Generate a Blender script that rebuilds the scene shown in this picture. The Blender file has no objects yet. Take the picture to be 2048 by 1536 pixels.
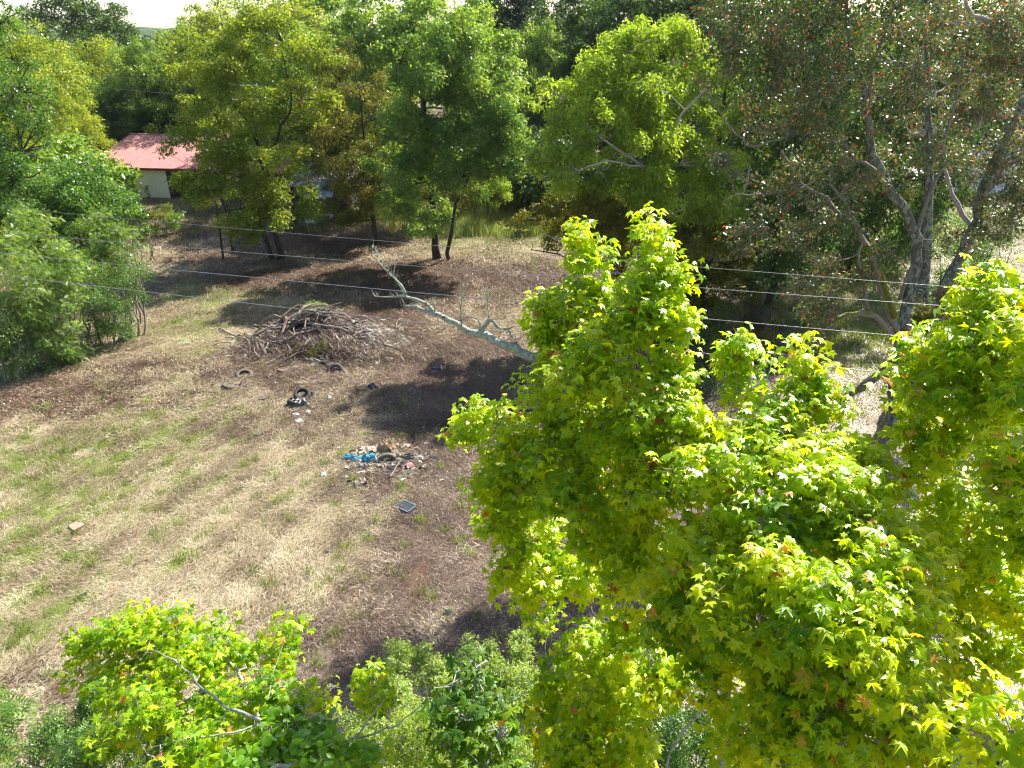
import bpy, math, random
import numpy as np
from mathutils import Vector, Matrix

SC = bpy.context.scene
COL = SC.collection
R = math.radians
rng = np.random.default_rng(11)
random.seed(11)

# ------------------------------------------------------------------ camera
H = 14.0                      # height of the drone above the field
PITCH = R(26.0)
F = 1420.0                    # focal length in pixels of the 2048 px wide photograph
cam = bpy.data.cameras.new('camera')
camo = bpy.data.objects.new('camera', cam); COL.objects.link(camo)
camo.location = (0, 0, H)
camo.rotation_euler = (R(90) - PITCH, 0, 0)
cam.sensor_fit = 'HORIZONTAL'; cam.sensor_width = 36.0
cam.lens = F / 2048 * 36.0
cam.clip_start = 0.1; cam.clip_end = 5000
SC.camera = camo

# ------------------------------------------------------------------ world, sun, exposure
SUN_EL = R(43); SUN_AZ = R(42)          # azimuth from +Y towards +X
w = bpy.data.worlds.new('World'); SC.world = w; w.use_nodes = True
nt = w.node_tree; nt.nodes.clear()
sky = nt.nodes.new('ShaderNodeTexSky'); sky.sky_type = 'NISHITA'; sky.sun_disc = False
sky.sun_elevation = SUN_EL; sky.sun_rotation = SUN_AZ
sky.air_density = 1.0; sky.dust_density = 1.2; sky.ozone_density = 1.0
bg = nt.nodes.new('ShaderNodeBackground'); bg.inputs['Strength'].default_value = 0.09
wo = nt.nodes.new('ShaderNodeOutputWorld')
nt.links.new(sky.outputs[0], bg.inputs[0]); nt.links.new(bg.outputs[0], wo.inputs[0])
sl = bpy.data.lights.new('sun', 'SUN'); sl.energy = 5.0; sl.angle = R(0.5); sl.color = (1.0, 0.95, 0.86)
so = bpy.data.objects.new('sun', sl); COL.objects.link(so)
sdir = Vector((math.sin(SUN_AZ) * math.cos(SUN_EL), math.cos(SUN_AZ) * math.cos(SUN_EL), math.sin(SUN_EL)))
so.rotation_euler = sdir.to_track_quat('Z', 'Y').to_euler(); so.location = (0, 0, 60)
vs = SC.view_settings
SC.display_settings.display_device = 'sRGB'
vs.view_transform = 'Standard'; vs.look = 'None'; vs.gamma = 1.0; vs.use_curve_mapping = False
vs.exposure = 1.68
SC.cycles.max_bounces = 8; SC.cycles.diffuse_bounces = 4; SC.cycles.glossy_bounces = 2
SC.cycles.use_denoising = True; SC.cycles.pixel_filter_type = 'BLACKMAN_HARRIS'; SC.cycles.filter_width = 1.2; SC.cycles.transmission_bounces = 4; SC.cycles.sample_clamp_indirect = 6

# ------------------------------------------------------------------ helpers: photograph pixel -> place
CP, SP = math.cos(PITCH), math.sin(PITCH)
def ray(px, py):
    cx = (px - 1024) / F; cy = (768 - py) / F
    return np.array([cx, CP + cy * SP, -SP + cy * CP])
def G(px, py, z=0.0):
    d = ray(px, py); t = (z - H) / d[2]
    return np.array([d[0] * t, d[1] * t, z])
def A(px, py, Y):
    d = ray(px, py); t = Y / d[1]
    return np.array([d[0] * t, Y, H + d[2] * t])
def depth(p): return p[1] * CP + (H - p[2]) * SP
def mpx(p): return depth(p) / F          # metres per photograph pixel at p
def to_px(P):
    P = np.asarray(P); dx = P[..., 0]; dy = P[..., 1]; dz = P[..., 2] - H
    dep = dy * CP - dz * SP; up = dy * SP + dz * CP
    return 1024 + F * dx / dep, 768 - F * up / dep

# smooth value noise for terrain, patches
_tab = np.random.default_rng(5).random((256, 256))
def vnoise(x, y):
    x = np.asarray(x, float); y = np.asarray(y, float)
    xi = np.floor(x).astype(int); yi = np.floor(y).astype(int)
    fx = x - xi; fy = y - yi
    fx = fx * fx * (3 - 2 * fx); fy = fy * fy * (3 - 2 * fy)
    a = _tab[xi % 256, yi % 256]; b = _tab[(xi + 1) % 256, yi % 256]
    c = _tab[xi % 256, (yi + 1) % 256]; d = _tab[(xi + 1) % 256, (yi + 1) % 256]
    return (a * (1 - fx) + b * fx) * (1 - fy) + (c * (1 - fx) + d * fx) * fy
def fbm(x, y, o=4):
    s = 0; a = 0.5
    for i in range(o):
        s = s + a * vnoise(x * 2 ** i + 17.3 * i, y * 2 ** i + 9.1 * i); a *= 0.5
    return s
RUTS = []
def gz(x, y):
    x = np.asarray(x, float); y = np.asarray(y, float)
    fade = np.clip((110 - y) / 30, 0, 1)
    h = 0.5 * (fbm(x * 0.07, y * 0.07, 3) - 0.45) + 0.16 * (fbm(x * 0.6 + 40, y * 0.6, 3) - 0.45)
    # mower windrows, running away from the camera on the left
    u = x * 0.944 - y * 0.33
    wmask = np.clip((24 - y) / 5, 0, 1) * np.clip((-2 - x) / 3, 0, 1)
    h = h + wmask * 0.05 * np.sin(u * 4.2 + 2.2 * vnoise(x * .25, y * .25))
    # tyre ruts near the bottom of the view
    rx = (x + 3.6) - (y - 12.5) * 0.42
    h = h - 0.10 * np.exp(-((rx / 0.22) ** 2)) * np.exp(-(((y - 13) / 2.2) ** 2))
    return h * fade

# ------------------------------------------------------------------ mesh helpers
def mesh_np(name, V, Fc, tint=None, smooth=False):
    """V (n,3); Fc list of (m,k) integer arrays."""
    me = bpy.data.meshes.new(name)
    V = np.asarray(V, np.float32)
    if not isinstance(Fc, (list, tuple)): Fc = [Fc]
    Fc = [np.asarray(f, np.int32) for f in Fc if len(f)]
    nl = sum(f.size for f in Fc); nf = sum(len(f) for f in Fc)
    me.vertices.add(len(V)); me.vertices.foreach_set('co', V.ravel())
    me.loops.add(nl); me.polygons.add(nf)
    me.loops.foreach_set('vertex_index', np.concatenate([f.ravel() for f in Fc]))
    st = []; s = 0
    for f in Fc:
        k = f.shape[1]; st.append(s + np.arange(len(f)) * k); s += f.size
    me.polygons.foreach_set('loop_start', np.concatenate(st).astype(np.int32))
    me.update(calc_edges=True)
    if tint is not None:
        a = me.attributes.new('tint', 'FLOAT', 'POINT'); a.data.foreach_set('value', np.asarray(tint, np.float32))
    if smooth: me.polygons.foreach_set('use_smooth', np.ones(nf, bool))
    return me
def put(name, me, mat=None, parent=None):
    o = bpy.data.objects.new(name, me); COL.objects.link(o)
    if mat and len(me.materials) == 0: me.materials.append(mat)
    if parent: o.parent = parent
    return o
def tag(o, label=None, cat=None, group=None, kind=None):
    if label: o['label'] = label
    if cat: o['category'] = cat
    if group: o['group'] = group
    if kind: o['kind'] = kind
    return o
def empty(name, loc, label, cat, group=None, rz=0):
    o = bpy.data.objects.new(name, None); COL.objects.link(o)
    o.location = [float(v) for v in loc]; o.rotation_euler = (0, 0, rz); o.empty_display_size = 0.2
    return tag(o, label, cat, group)

class MB:
    def __init__(s): s.v = []; s.f = {}; s.n = 0
    def add(s, V, Fs):
        V = np.asarray(V, float)
        s.v.append(V)
        for f in (Fs if isinstance(Fs, list) else [Fs]):
            f = np.asarray(f, int)
            if len(f): s.f.setdefault(f.shape[1], []).append(f + s.n)
        s.n += len(V)
        return s
    def box(s, c, sz, rot=None):
        sx, sy, sz_ = [a / 2 for a in sz]
        V = np.array([[x, y, z] for x in (-sx, sx) for y in (-sy, sy) for z in (-sz_, sz_)], float)
        if rot is not None: V = V @ np.array(rot).T
        return s.add(V + np.asarray(c, float), np.array([[0, 1, 3, 2], [4, 6, 7, 5], [0, 4, 5, 1], [2, 3, 7, 6], [0, 2, 6, 4], [1, 5, 7, 3]]))
    def tube(s, P, rad, sides=8, cap=True):
        P = np.asarray(P, float); n = len(P); rad = np.broadcast_to(np.asarray(rad, float), (n,))
        T = np.gradient(P, axis=0); T /= np.linalg.norm(T, axis=1, keepdims=True) + 1e-9
        ref = np.array([0.31, 0.17, 0.93]) if abs(T[0][2]) < 0.9 else np.array([1, 0.2, 0.1])
        U = np.cross(T, ref); U /= np.linalg.norm(U, axis=1, keepdims=True) + 1e-9
        W = np.cross(T, U)
        a = np.linspace(0, 2 * np.pi, sides, endpoint=False)
        V = P[:, None] + rad[:, None, None] * (np.cos(a)[None, :, None] * U[:, None] + np.sin(a)[None, :, None] * W[:, None])
        V = V.reshape(-1, 3)
        i = np.arange(n - 1)[:, None] * sides; j = np.arange(sides)[None]; k = (j + 1) % sides
        Q = np.stack([i + j, i + k, i + sides + k, i + sides + j], -1).reshape(-1, 4)
        fs = [Q]
        if cap:
            V = np.vstack([V, P[0], P[-1]]); c0 = n * sides
            j = np.arange(sides); k = (j + 1) % sides
            fs.append(np.vstack([np.stack([k, j, np.full(sides, c0)], 1), np.stack([(n - 1) * sides + j, (n - 1) * sides + k, np.full(sides, c0 + 1)], 1)]))
        return s.add(V, fs)
    def prisms(s, P0, P1, r0, r1, sides=3):
        """many straight tapered twigs at once"""
        P0 = np.asarray(P0, float); P1 = np.asarray(P1, float); n = len(P0)
        if n == 0: return s
        T = P1 - P0; T /= np.linalg.norm(T, axis=1, keepdims=True) + 1e-9
        U = np.cross(T, np.array([0.3, 0.5, 0.81])); U /= np.linalg.norm(U, axis=1, keepdims=True) + 1e-9
        W = np.cross(T, U); a = np.linspace(0, 2 * np.pi, sides, endpoint=False)
        D = np.cos(a)[None, :, None] * U[:, None] + np.sin(a)[None, :, None] * W[:, None]
        r0 = np.broadcast_to(np.asarray(r0, float), (n,)); r1 = np.broadcast_to(np.asarray(r1, float), (n,))
        V = np.stack([P0[:, None] + D * r0[:, None, None], P1[:, None] + D * r1[:, None, None]], 1).reshape(-1, 3)
        b = np.arange(n)[:, None] * 2 * sides; j = np.arange(sides)[None]; k = (j + 1) % sides
        Q = np.stack([b + j, b + k, b + sides + k, b + sides + j], -1).reshape(-1, 4)
        return s.add(V, Q)
    def mesh(s, name, smooth=False, off=None):
        V = np.vstack(s.v)
        if off is not None: V = V - np.asarray(off)
        me = mesh_np(name, V, [np.vstack(f) for f in s.f.values()], smooth=smooth)
        if not smooth and name not in ('branches', 'stems', 'limb', 'dead_limb', 'stick', 'fallen_branch', 'tyre', 'power_line', 'covered_heap'):
            me.polygons.foreach_set('use_smooth', np.zeros(len(me.polygons), bool)); me.update()
        return me
    def build(s, name, mat, parent=None, smooth=False, off=None):
        return put(name, s.mesh(name, smooth, off), mat, parent)

# ------------------------------------------------------------------ materials
def nodes(name):
    m = bpy.data.materials.new(name); m.use_nodes = True
    t = m.node_tree; t.nodes.clear()
    return m, t, t.nodes.new, t.links.new
def ramp(N, stops, interp='LINEAR'):
    r = N('ShaderNodeValToRGB'); r.color_ramp.interpolation = interp
    e = r.color_ramp.elements
    while len(e) < len(stops): e.new(0.5)
    for i, (p, c) in enumerate(stops):
        e[i].position = p; e[i].color = (*c, 1)
    return r
def leaf_mat(name, stops, trans=0.5, gloss=0.10, rough=0.35, tcol=(2.1, 1.9, 0.6), instancer=False):
    m, t, N, L = nodes(name)
    at = N('ShaderNodeAttribute'); at.attribute_name = 'tint'
    if instancer: at.attribute_type = 'INSTANCER'
    r = ramp(N, stops); L(at.outputs['Fac'], r.inputs[0])
    mul = N('ShaderNodeMixRGB'); mul.blend_type = 'MULTIPLY'; mul.inputs[0].default_value = 1; mul.inputs[2].default_value = (*tcol, 1)
    L(r.outputs[0], mul.inputs[1])
    d = N('ShaderNodeBsdfDiffuse'); L(r.outputs[0], d.inputs[0])
    tr = N('ShaderNodeBsdfTranslucent'); L(mul.outputs[0], tr.inputs[0])
    mx = N('ShaderNodeMixShader'); mx.inputs[0].default_value = trans; L(d.outputs[0], mx.inputs[1]); L(tr.outputs[0], mx.inputs[2])
    g = N('ShaderNodeBsdfGlossy'); g.inputs['Roughness'].default_value = rough; g.inputs[0].default_value = (1, 1, 1, 1)
    fr = N('ShaderNodeLayerWeight'); fr.inputs[0].default_value = 0.25
    k = N('ShaderNodeMath'); k.operation = 'MULTIPLY_ADD'; k.inputs[1].default_value = gloss * 0.9; k.inputs[2].default_value = gloss * 0.12
    L(fr.outputs['Fresnel'], k.inputs[0])
    m2 = N('ShaderNodeMixShader'); L(k.outputs[0], m2.inputs[0]); L(mx.outputs[0], m2.inputs[1]); L(g.outputs[0], m2.inputs[2])
    o = N('ShaderNodeOutputMaterial'); L(m2.outputs[0], o.inputs[0])
    return m
def noise_mat(name, c1, c2, scale=6, rough=0.9, bump=0.3, c3=None, s3=2.0, thr=0.55, metal=0, stretch=(1, 1, 1), spec=0.3, bdist=0.02):
    m, t, N, L = nodes(name)
    tc = N('ShaderNodeTexCoord'); mp = N('ShaderNodeMapping'); mp.inputs['Scale'].default_value = stretch
    L(tc.outputs['Object'], mp.inputs[0])
    n = N('ShaderNodeTexNoise'); n.inputs['Scale'].default_value = scale; n.inputs['Detail'].default_value = 8; n.inputs['Roughness'].default_value = 0.65
    L(mp.outputs[0], n.inputs['Vector'])
    r = ramp(N, [(0.3, c1), (0.7, c2)]); L(n.outputs[0], r.inputs[0]); out = r.outputs[0]
    if c3:
        n3 = N('ShaderNodeTexNoise'); n3.inputs['Scale'].default_value = s3; n3.inputs['Detail'].default_value = 6
        L(mp.outputs[0], n3.inputs['Vector'])
        r3 = ramp(N, [(thr - 0.03, (0, 0, 0)), (thr + 0.03, (1, 1, 1))]); L(n3.outputs[0], r3.inputs[0])
        mx = N('ShaderNodeMixRGB'); L(r3.outputs[0], mx.inputs[0]); L(out, mx.inputs[1]); mx.inputs[2].default_value = (*c3, 1); out = mx.outputs[0]
    b = N('ShaderNodeBsdfPrincipled'); L(out, b.inputs['Base Color'])
    b.inputs['Roughness'].default_value = rough; b.inputs['Metallic'].default_value = metal
    b.inputs['Specular IOR Level'].default_value = spec
    if bump:
        bp = N('ShaderNodeBump'); bp.inputs['Strength'].default_value = bump; bp.inputs['Distance'].default_value = bdist
        L(n.outputs[0], bp.inputs['Height']); L(bp.outputs[0], b.inputs['Normal'])
    o = N('ShaderNodeOutputMaterial'); L(b.outputs[0], o.inputs[0])
    return m

M = {}
M['bark_lichen'] = noise_mat('bark_lichen', (0.03, 0.028, 0.022), (0.15, 0.145, 0.12), 11, c3=(0.19, 0.22, 0.17), s3=7, thr=0.53, bump=0.8, stretch=(1, 1, .5))
M['bark_pale'] = noise_mat('bark_pale', (0.13, 0.135, 0.105), (0.42, 0.45, 0.36), 22, c3=(0.07, 0.065, 0.05), s3=14, thr=0.64, bump=1.0)
M['bark_dark'] = noise_mat('bark_dark', (0.018, 0.015, 0.011), (0.075, 0.062, 0.048), 10, bump=0.8, stretch=(1, 1, .35))
M['twig'] = noise_mat('twig', (0.10, 0.085, 0.065), (0.26, 0.23, 0.19), 12, bump=0)
M['twig_grey'] = noise_mat('twig_grey', (0.22, 0.19, 0.175), (0.46, 0.42, 0.39), 12, bump=0)
M['moss'] = noise_mat('moss', (0.05, 0.07, 0.006), (0.20, 0.22, 0.01), 9, bump=0.6)
GUM = [(0.0, (0.09, 0.24, 0.010)), (0.3, (0.24, 0.41, 0.010)), (0.6, (0.38, 0.52, 0.010)), (0.93, (0.52, 0.60, 0.016)), (0.955, (0.55, 0.33, 0.05)), (0.985, (0.50, 0.16, 0.04)), (1.0, (0.25, 0.10, 0.04))]
M['gum'] = leaf_mat('sweetgum_leaf', GUM, trans=0.65, gloss=0.045, rough=0.4, tcol=(1.85, 1.62, 0.3))
GUM2 = [(0.0, (0.045, 0.13, 0.012)), (0.4, (0.13, 0.24, 0.015)), (0.7, (0.24, 0.34, 0.015)), (0.93, (0.34, 0.40, 0.018)), (0.955, (0.5, 0.25, 0.05)), (0.985, (0.42, 0.11, 0.03)), (1.0, (0.2, 0.07, 0.03))]
M['gum2'] = leaf_mat('sweetgum_leaf_green', GUM2, trans=0.6, gloss=0.05, rough=0.4, tcol=(1.8, 1.7, 0.35))
def green(name, a, b, c, **k): M[name] = leaf_mat(name, [(0.0, a), (0.5, b), (1.0, c)], **k)
green('lf_maple', (0.06, 0.13, 0.025), (0.14, 0.235, 0.045), (0.27, 0.37, 0.10), trans=0.42, gloss=0.10)
green('lf_oak', (0.025, 0.06, 0.015), (0.055, 0.11, 0.024), (0.11, 0.17, 0.045), trans=0.35, gloss=0.12)
green('lf_locust', (0.07, 0.125, 0.018), (0.17, 0.235, 0.03), (0.32, 0.37, 0.065), trans=0.45, gloss=0.07)
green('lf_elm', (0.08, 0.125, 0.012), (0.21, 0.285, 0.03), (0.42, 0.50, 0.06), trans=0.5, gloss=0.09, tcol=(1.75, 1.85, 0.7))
green('lf_elm_shade', (0.07, 0.085, 0.012), (0.12, 0.13, 0.018), (0.2, 0.19, 0.03), trans=0.4, gloss=0.08)  # darker elm leaf with underside shade in its colour; also used for dull shrubs
green('lf_brownish', (0.05, 0.065, 0.014), (0.11, 0.125, 0.024), (0.22, 0.20, 0.045), trans=0.4, gloss=0.08)
green('lf_privet', (0.022, 0.07, 0.012), (0.06, 0.145, 0.025), (0.15, 0.25, 0.05), trans=0.42, gloss=0.13, rough=0.33)
green('lf_mimosa', (0.06, 0.13, 0.03), (0.12, 0.21, 0.05), (0.22, 0.32, 0.08), trans=0.45, gloss=0.08)
green('lf_sage', (0.10, 0.16, 0.045), (0.20, 0.29, 0.075), (0.34, 0.43, 0.12), trans=0.42, gloss=0.12)
green('lf_pine', (0.02, 0.045, 0.018), (0.03, 0.065, 0.025), (0.05, 0.09, 0.035), trans=0.2, gloss=0.06)
green('lf_round', (0.08, 0.20, 0.012), (0.15, 0.30, 0.018), (0.28, 0.42, 0.03), trans=0.58, gloss=0.08)
M['lf_blackgum'] = leaf_mat('blackgum_leaf', [(0.0, (0.035, 0.08, 0.015)), (0.45, (0.07, 0.12, 0.02)), (0.74, (0.17, 0.22, 0.05)), (0.82, (0.24, 0.20, 0.08)), (0.92, (0.33, 0.12, 0.04)), (0.985, (0.42, 0.06, 0.03)), (1.0, (0.36, 0.04, 0.03))], trans=0.4, gloss=0.24, rough=0.32, tcol=(1.4, 1.25, 0.7))

# ------------------------------------------------------------------ leaves
def rot_frames(nrm, tip):
    nrm = nrm / (np.linalg.norm(nrm, axis=1, keepdims=True) + 1e-9)
    tip = tip - nrm * (tip * nrm).sum(1, keepdims=True)
    tip = tip / (np.linalg.norm(tip, axis=1, keepdims=True) + 1e-9)
    side = np.cross(tip, nrm)
    return side, tip, nrm      # x, y, z axes
def scatter_leaves(P, nrm, tip, size, tint, TV, TF):
    """TV (k,3) template; TF (m,3 or 4)"""
    X, Y, Z = rot_frames(nrm, tip); k = len(TV); n = len(P)
    V = P[:, None] + size[:, None, None] * (TV[None, :, 0:1] * X[:, None] + TV[None, :, 1:2] * Y[:, None] + TV[None, :, 2:3] * Z[:, None])
    Fc = (TF[None] + (np.arange(n) * k)[:, None, None]).reshape(-1, TF.shape[1])
    return V.reshape(-1, 3), Fc, np.repeat(tint, k)
# simple leaf: folded rhombus with two quads -> one folded pair
LV = np.array([[0, -0.5, 0], [0.27, -0.05, 0.07], [0, 0.55, -0.05], [-0.27, -0.05, 0.07]]); LF = np.array([[0, 1, 2], [0, 2, 3]])
LVN = LV * np.array([0.7, 1.15, 1]); 
def star_leaf(seed, droop=0.22):
    r = random.Random(seed)
    pts = []; angs = [-108, -54, 0, 54, 108]; ln = [0.72, 0.95, 1.08, 0.95, 0.72]
    for i, (a, l) in enumerate(zip(angs, ln)):
        a += r.uniform(-8, 8); l *= r.uniform(0.8, 1.1)
        ca, sa = math.cos(R(a)), math.sin(R(a))
        for (q, off, z) in ((0.56, -0.16, 0.0), (1.0, 0.0, -droop * r.uniform(.5, 1.8)), (0.56, 0.16, 0.0)):
            y = l * q * ca - off * sa * -1 * 1; x = l * q * sa + off * ca
            y = l * q * ca - off * sa
            pts.append((x, y, z * l))
        if i < 4:
            b = R((angs[i] + angs[i + 1]) / 2); q_ = .36 * r.uniform(.85, 1.15); pts.append((q_ * math.sin(b), q_ * math.cos(b), 0.05))
    pts.append((0, -0.12, 0))
    V = [(0, 0.05, 0.0)] + pts
    n = len(pts)
    Fc = [(0, 1 + i, 1 + (i + 1) % n) for i in range(n)]
    # stalk
    k = len(V); V += [(0.018, -0.1, 0.0), (-0.018, -0.1, 0.0), (0.008, -0.75, 0.18)]
    Fc.append((k, k + 1, k + 2))
    V = np.array(V) * 0.5; V[:, 1] += 0.05
    V[:, 2] -= 0.25 * (V[:, 0] ** 2)
    return V, np.array(Fc)
def round_leaf():
    a = np.linspace(0, 2 * np.pi, 8, endpoint=False)
    V = [(0, 0, 0.04)] + [(0.48 * math.sin(t), 0.45 * math.cos(t) + (0.14 if abs(t) < .1 else 0), -0.05) for t in a]
    Fc = [(0, 1 + i, 1 + (i + 1) % 8) for i in range(8)]
    return np.array(V), np.array(Fc)
# feathery frond: a stalk with pairs of leaflets (as quads)
def frond(n=5, w=0.24):
    V = []; Fc = []
    for i in range(n):
        y = i / n; l = w * (1 - 0.5 * abs(2 * y - 0.9))
        for s in (-1, 1):
            b = len(V); V += [(0, y, 0), (s * l, y + 0.07, -0.03), (s * l * .95, y + 0.16, -0.03), (0, y + 0.08, 0)]
            Fc.append((b, b + 1, b + 2, b + 3))
    return np.array(V, float) - np.array([0, 0.4, 0]), np.array(Fc)
def tuft(n=3):
    """three small leaves in one template: reads finer than one big leaf"""
    V = []; Fc = []
    r = np.random.default_rng(3)
    for i in range(n):
        a = r.uniform(0, 6.28); c, s = math.cos(a), math.sin(a)
        L = LV * 0.72; tl = r.uniform(-.6, .6)
        X = L[:, 0] * c - L[:, 1] * s; Y = L[:, 0] * s + L[:, 1] * c; Z = L[:, 2] + Y * tl
        o = r.uniform(-.45, .45, 3)
        b = len(V); V += list(np.stack([X, Y, Z], 1) + o); Fc += [(b, b + 1, b + 2), (b, b + 2, b + 3)]
    return np.array(V), np.array(Fc)
TEMPL = {'leaf': (LV, LF), 'narrow': (LVN, LF), 'frond': frond(), 'round': round_leaf(), 'tuft': tuft()}

def rand_dir(n, up=0.0, r=rng):
    d = r.normal(size=(n, 3)); d[:, 2] += up
    return d / np.linalg.norm(d, axis=1, keepdims=True)

def lobes_to_sub(lobes, per=14, spread=(0.45, 0.95), sub=(0.26, 0.42), r=rng, up=0.25):
    """uneven crown: clumps over the surface of each main lobe. lobes: (centre(3), radii(3))"""
    C = []; S = []
    for c, rr in lobes:
        c = np.asarray(c); rr = np.asarray(rr) * np.ones(3)
        d = rand_dir(per, up, r); q = r.uniform(*spread, per) 
        C.append(c + d * rr * q[:, None]); S.append(rr.mean() * r.uniform(*sub, per))
    return np.vstack(C), np.concatenate(S)

def crown_leaves(subC, subR, n, size, templ, r=rng, upbias=0.35, jitter=0.8, tint_mu=0.5, tint_sd=0.16, cluster=None, hang=0.5, flat=0.75):
    """leaf points in shells of the clumps"""
    wgt = subR ** 2; wgt = wgt / wgt.sum()
    if cluster:
        nc = max(1, n // cluster)
        idx = r.choice(len(subC), nc, p=wgt)
        d = rand_dir(nc, upbias, r); q = r.uniform(0.35, 1.05, nc) ** 0.6
        cc = subC[idx] + d * (subR[idx] * q)[:, None] * np.array([1, 1, flat])
        idx2 = np.repeat(np.arange(nc), cluster)
        out = np.repeat(d, cluster, 0)
        cr = size * r.uniform(0.9, 2.0, nc)
        P = cc[idx2] + r.normal(size=(len(idx2), 3)) * cr[idx2][:, None] * 0.75
        basetint = (r.normal(0, tint_sd * .7, len(subC))[idx] + r.normal(0, tint_sd * .5, nc))[idx2]
    else:
        idx = r.choice(len(subC), n, p=wgt)
        out = rand_dir(n, upbias, r); q = r.uniform(0.3, 1.08, n) ** 0.6
        P = subC[idx] + out * (subR[idx] * q)[:, None] * np.array([1, 1, flat])
        P = P + r.normal(size=P.shape) * (size * .4 + subR[idx] * .05)[:, None]
        basetint = r.normal(0, tint_sd * .8, len(subC))[idx]
    m = len(P)
    nrm = out * 0.6 + np.array([0, 0, 0.7]) + r.normal(size=(m, 3)) * jitter
    tip = out * 0.7 + np.array([0, 0, -hang]) + r.normal(size=(m, 3)) * 0.6
    tint = np.clip(tint_mu + basetint * .8 + r.normal(0, tint_sd * .85, m), 0, 1)
    sz = size * r.uniform(0.65, 1.25, m)
    TV, TF = TEMPL[templ] if isinstance(templ, str) else templ
    return P, nrm, tip, sz, tint

def wiggle(P, amp, n=10, r=rng):
    """smooth polyline through the given points with small kinks"""
    P = np.asarray(P, float)
    s = np.concatenate([[0], np.cumsum(np.linalg.norm(np.diff(P, axis=0), axis=1))]); t = np.linspace(0, s[-1], n)
    Q = np.stack([np.interp(t, s, P[:, k]) for k in range(P.shape[1])], 1)
    if len(P) > 2:
        Q2 = Q.copy(); Q2[1:-1] = (Q[:-2] + 2 * Q[1:-1] + Q[2:]) / 4; Q = Q2
    L = s[-1]
    o = r.normal(size=(n, 3)) * amp * L; o[0] = 0; o[-1] *= 0.3
    Q[:, :3] += o
    return Q

def nearest_on(limbs, P):
    L = np.vstack(limbs); d = ((P[:, None] - L[None, :, :3]) ** 2).sum(-1)
    # prefer attachment points that are lower and nearer the trunk than the tip
    d = d + 2.0 * np.maximum(0, L[None, :, 2] - P[:, None, 2]) ** 2
    return L[d.argmin(1)]

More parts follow.
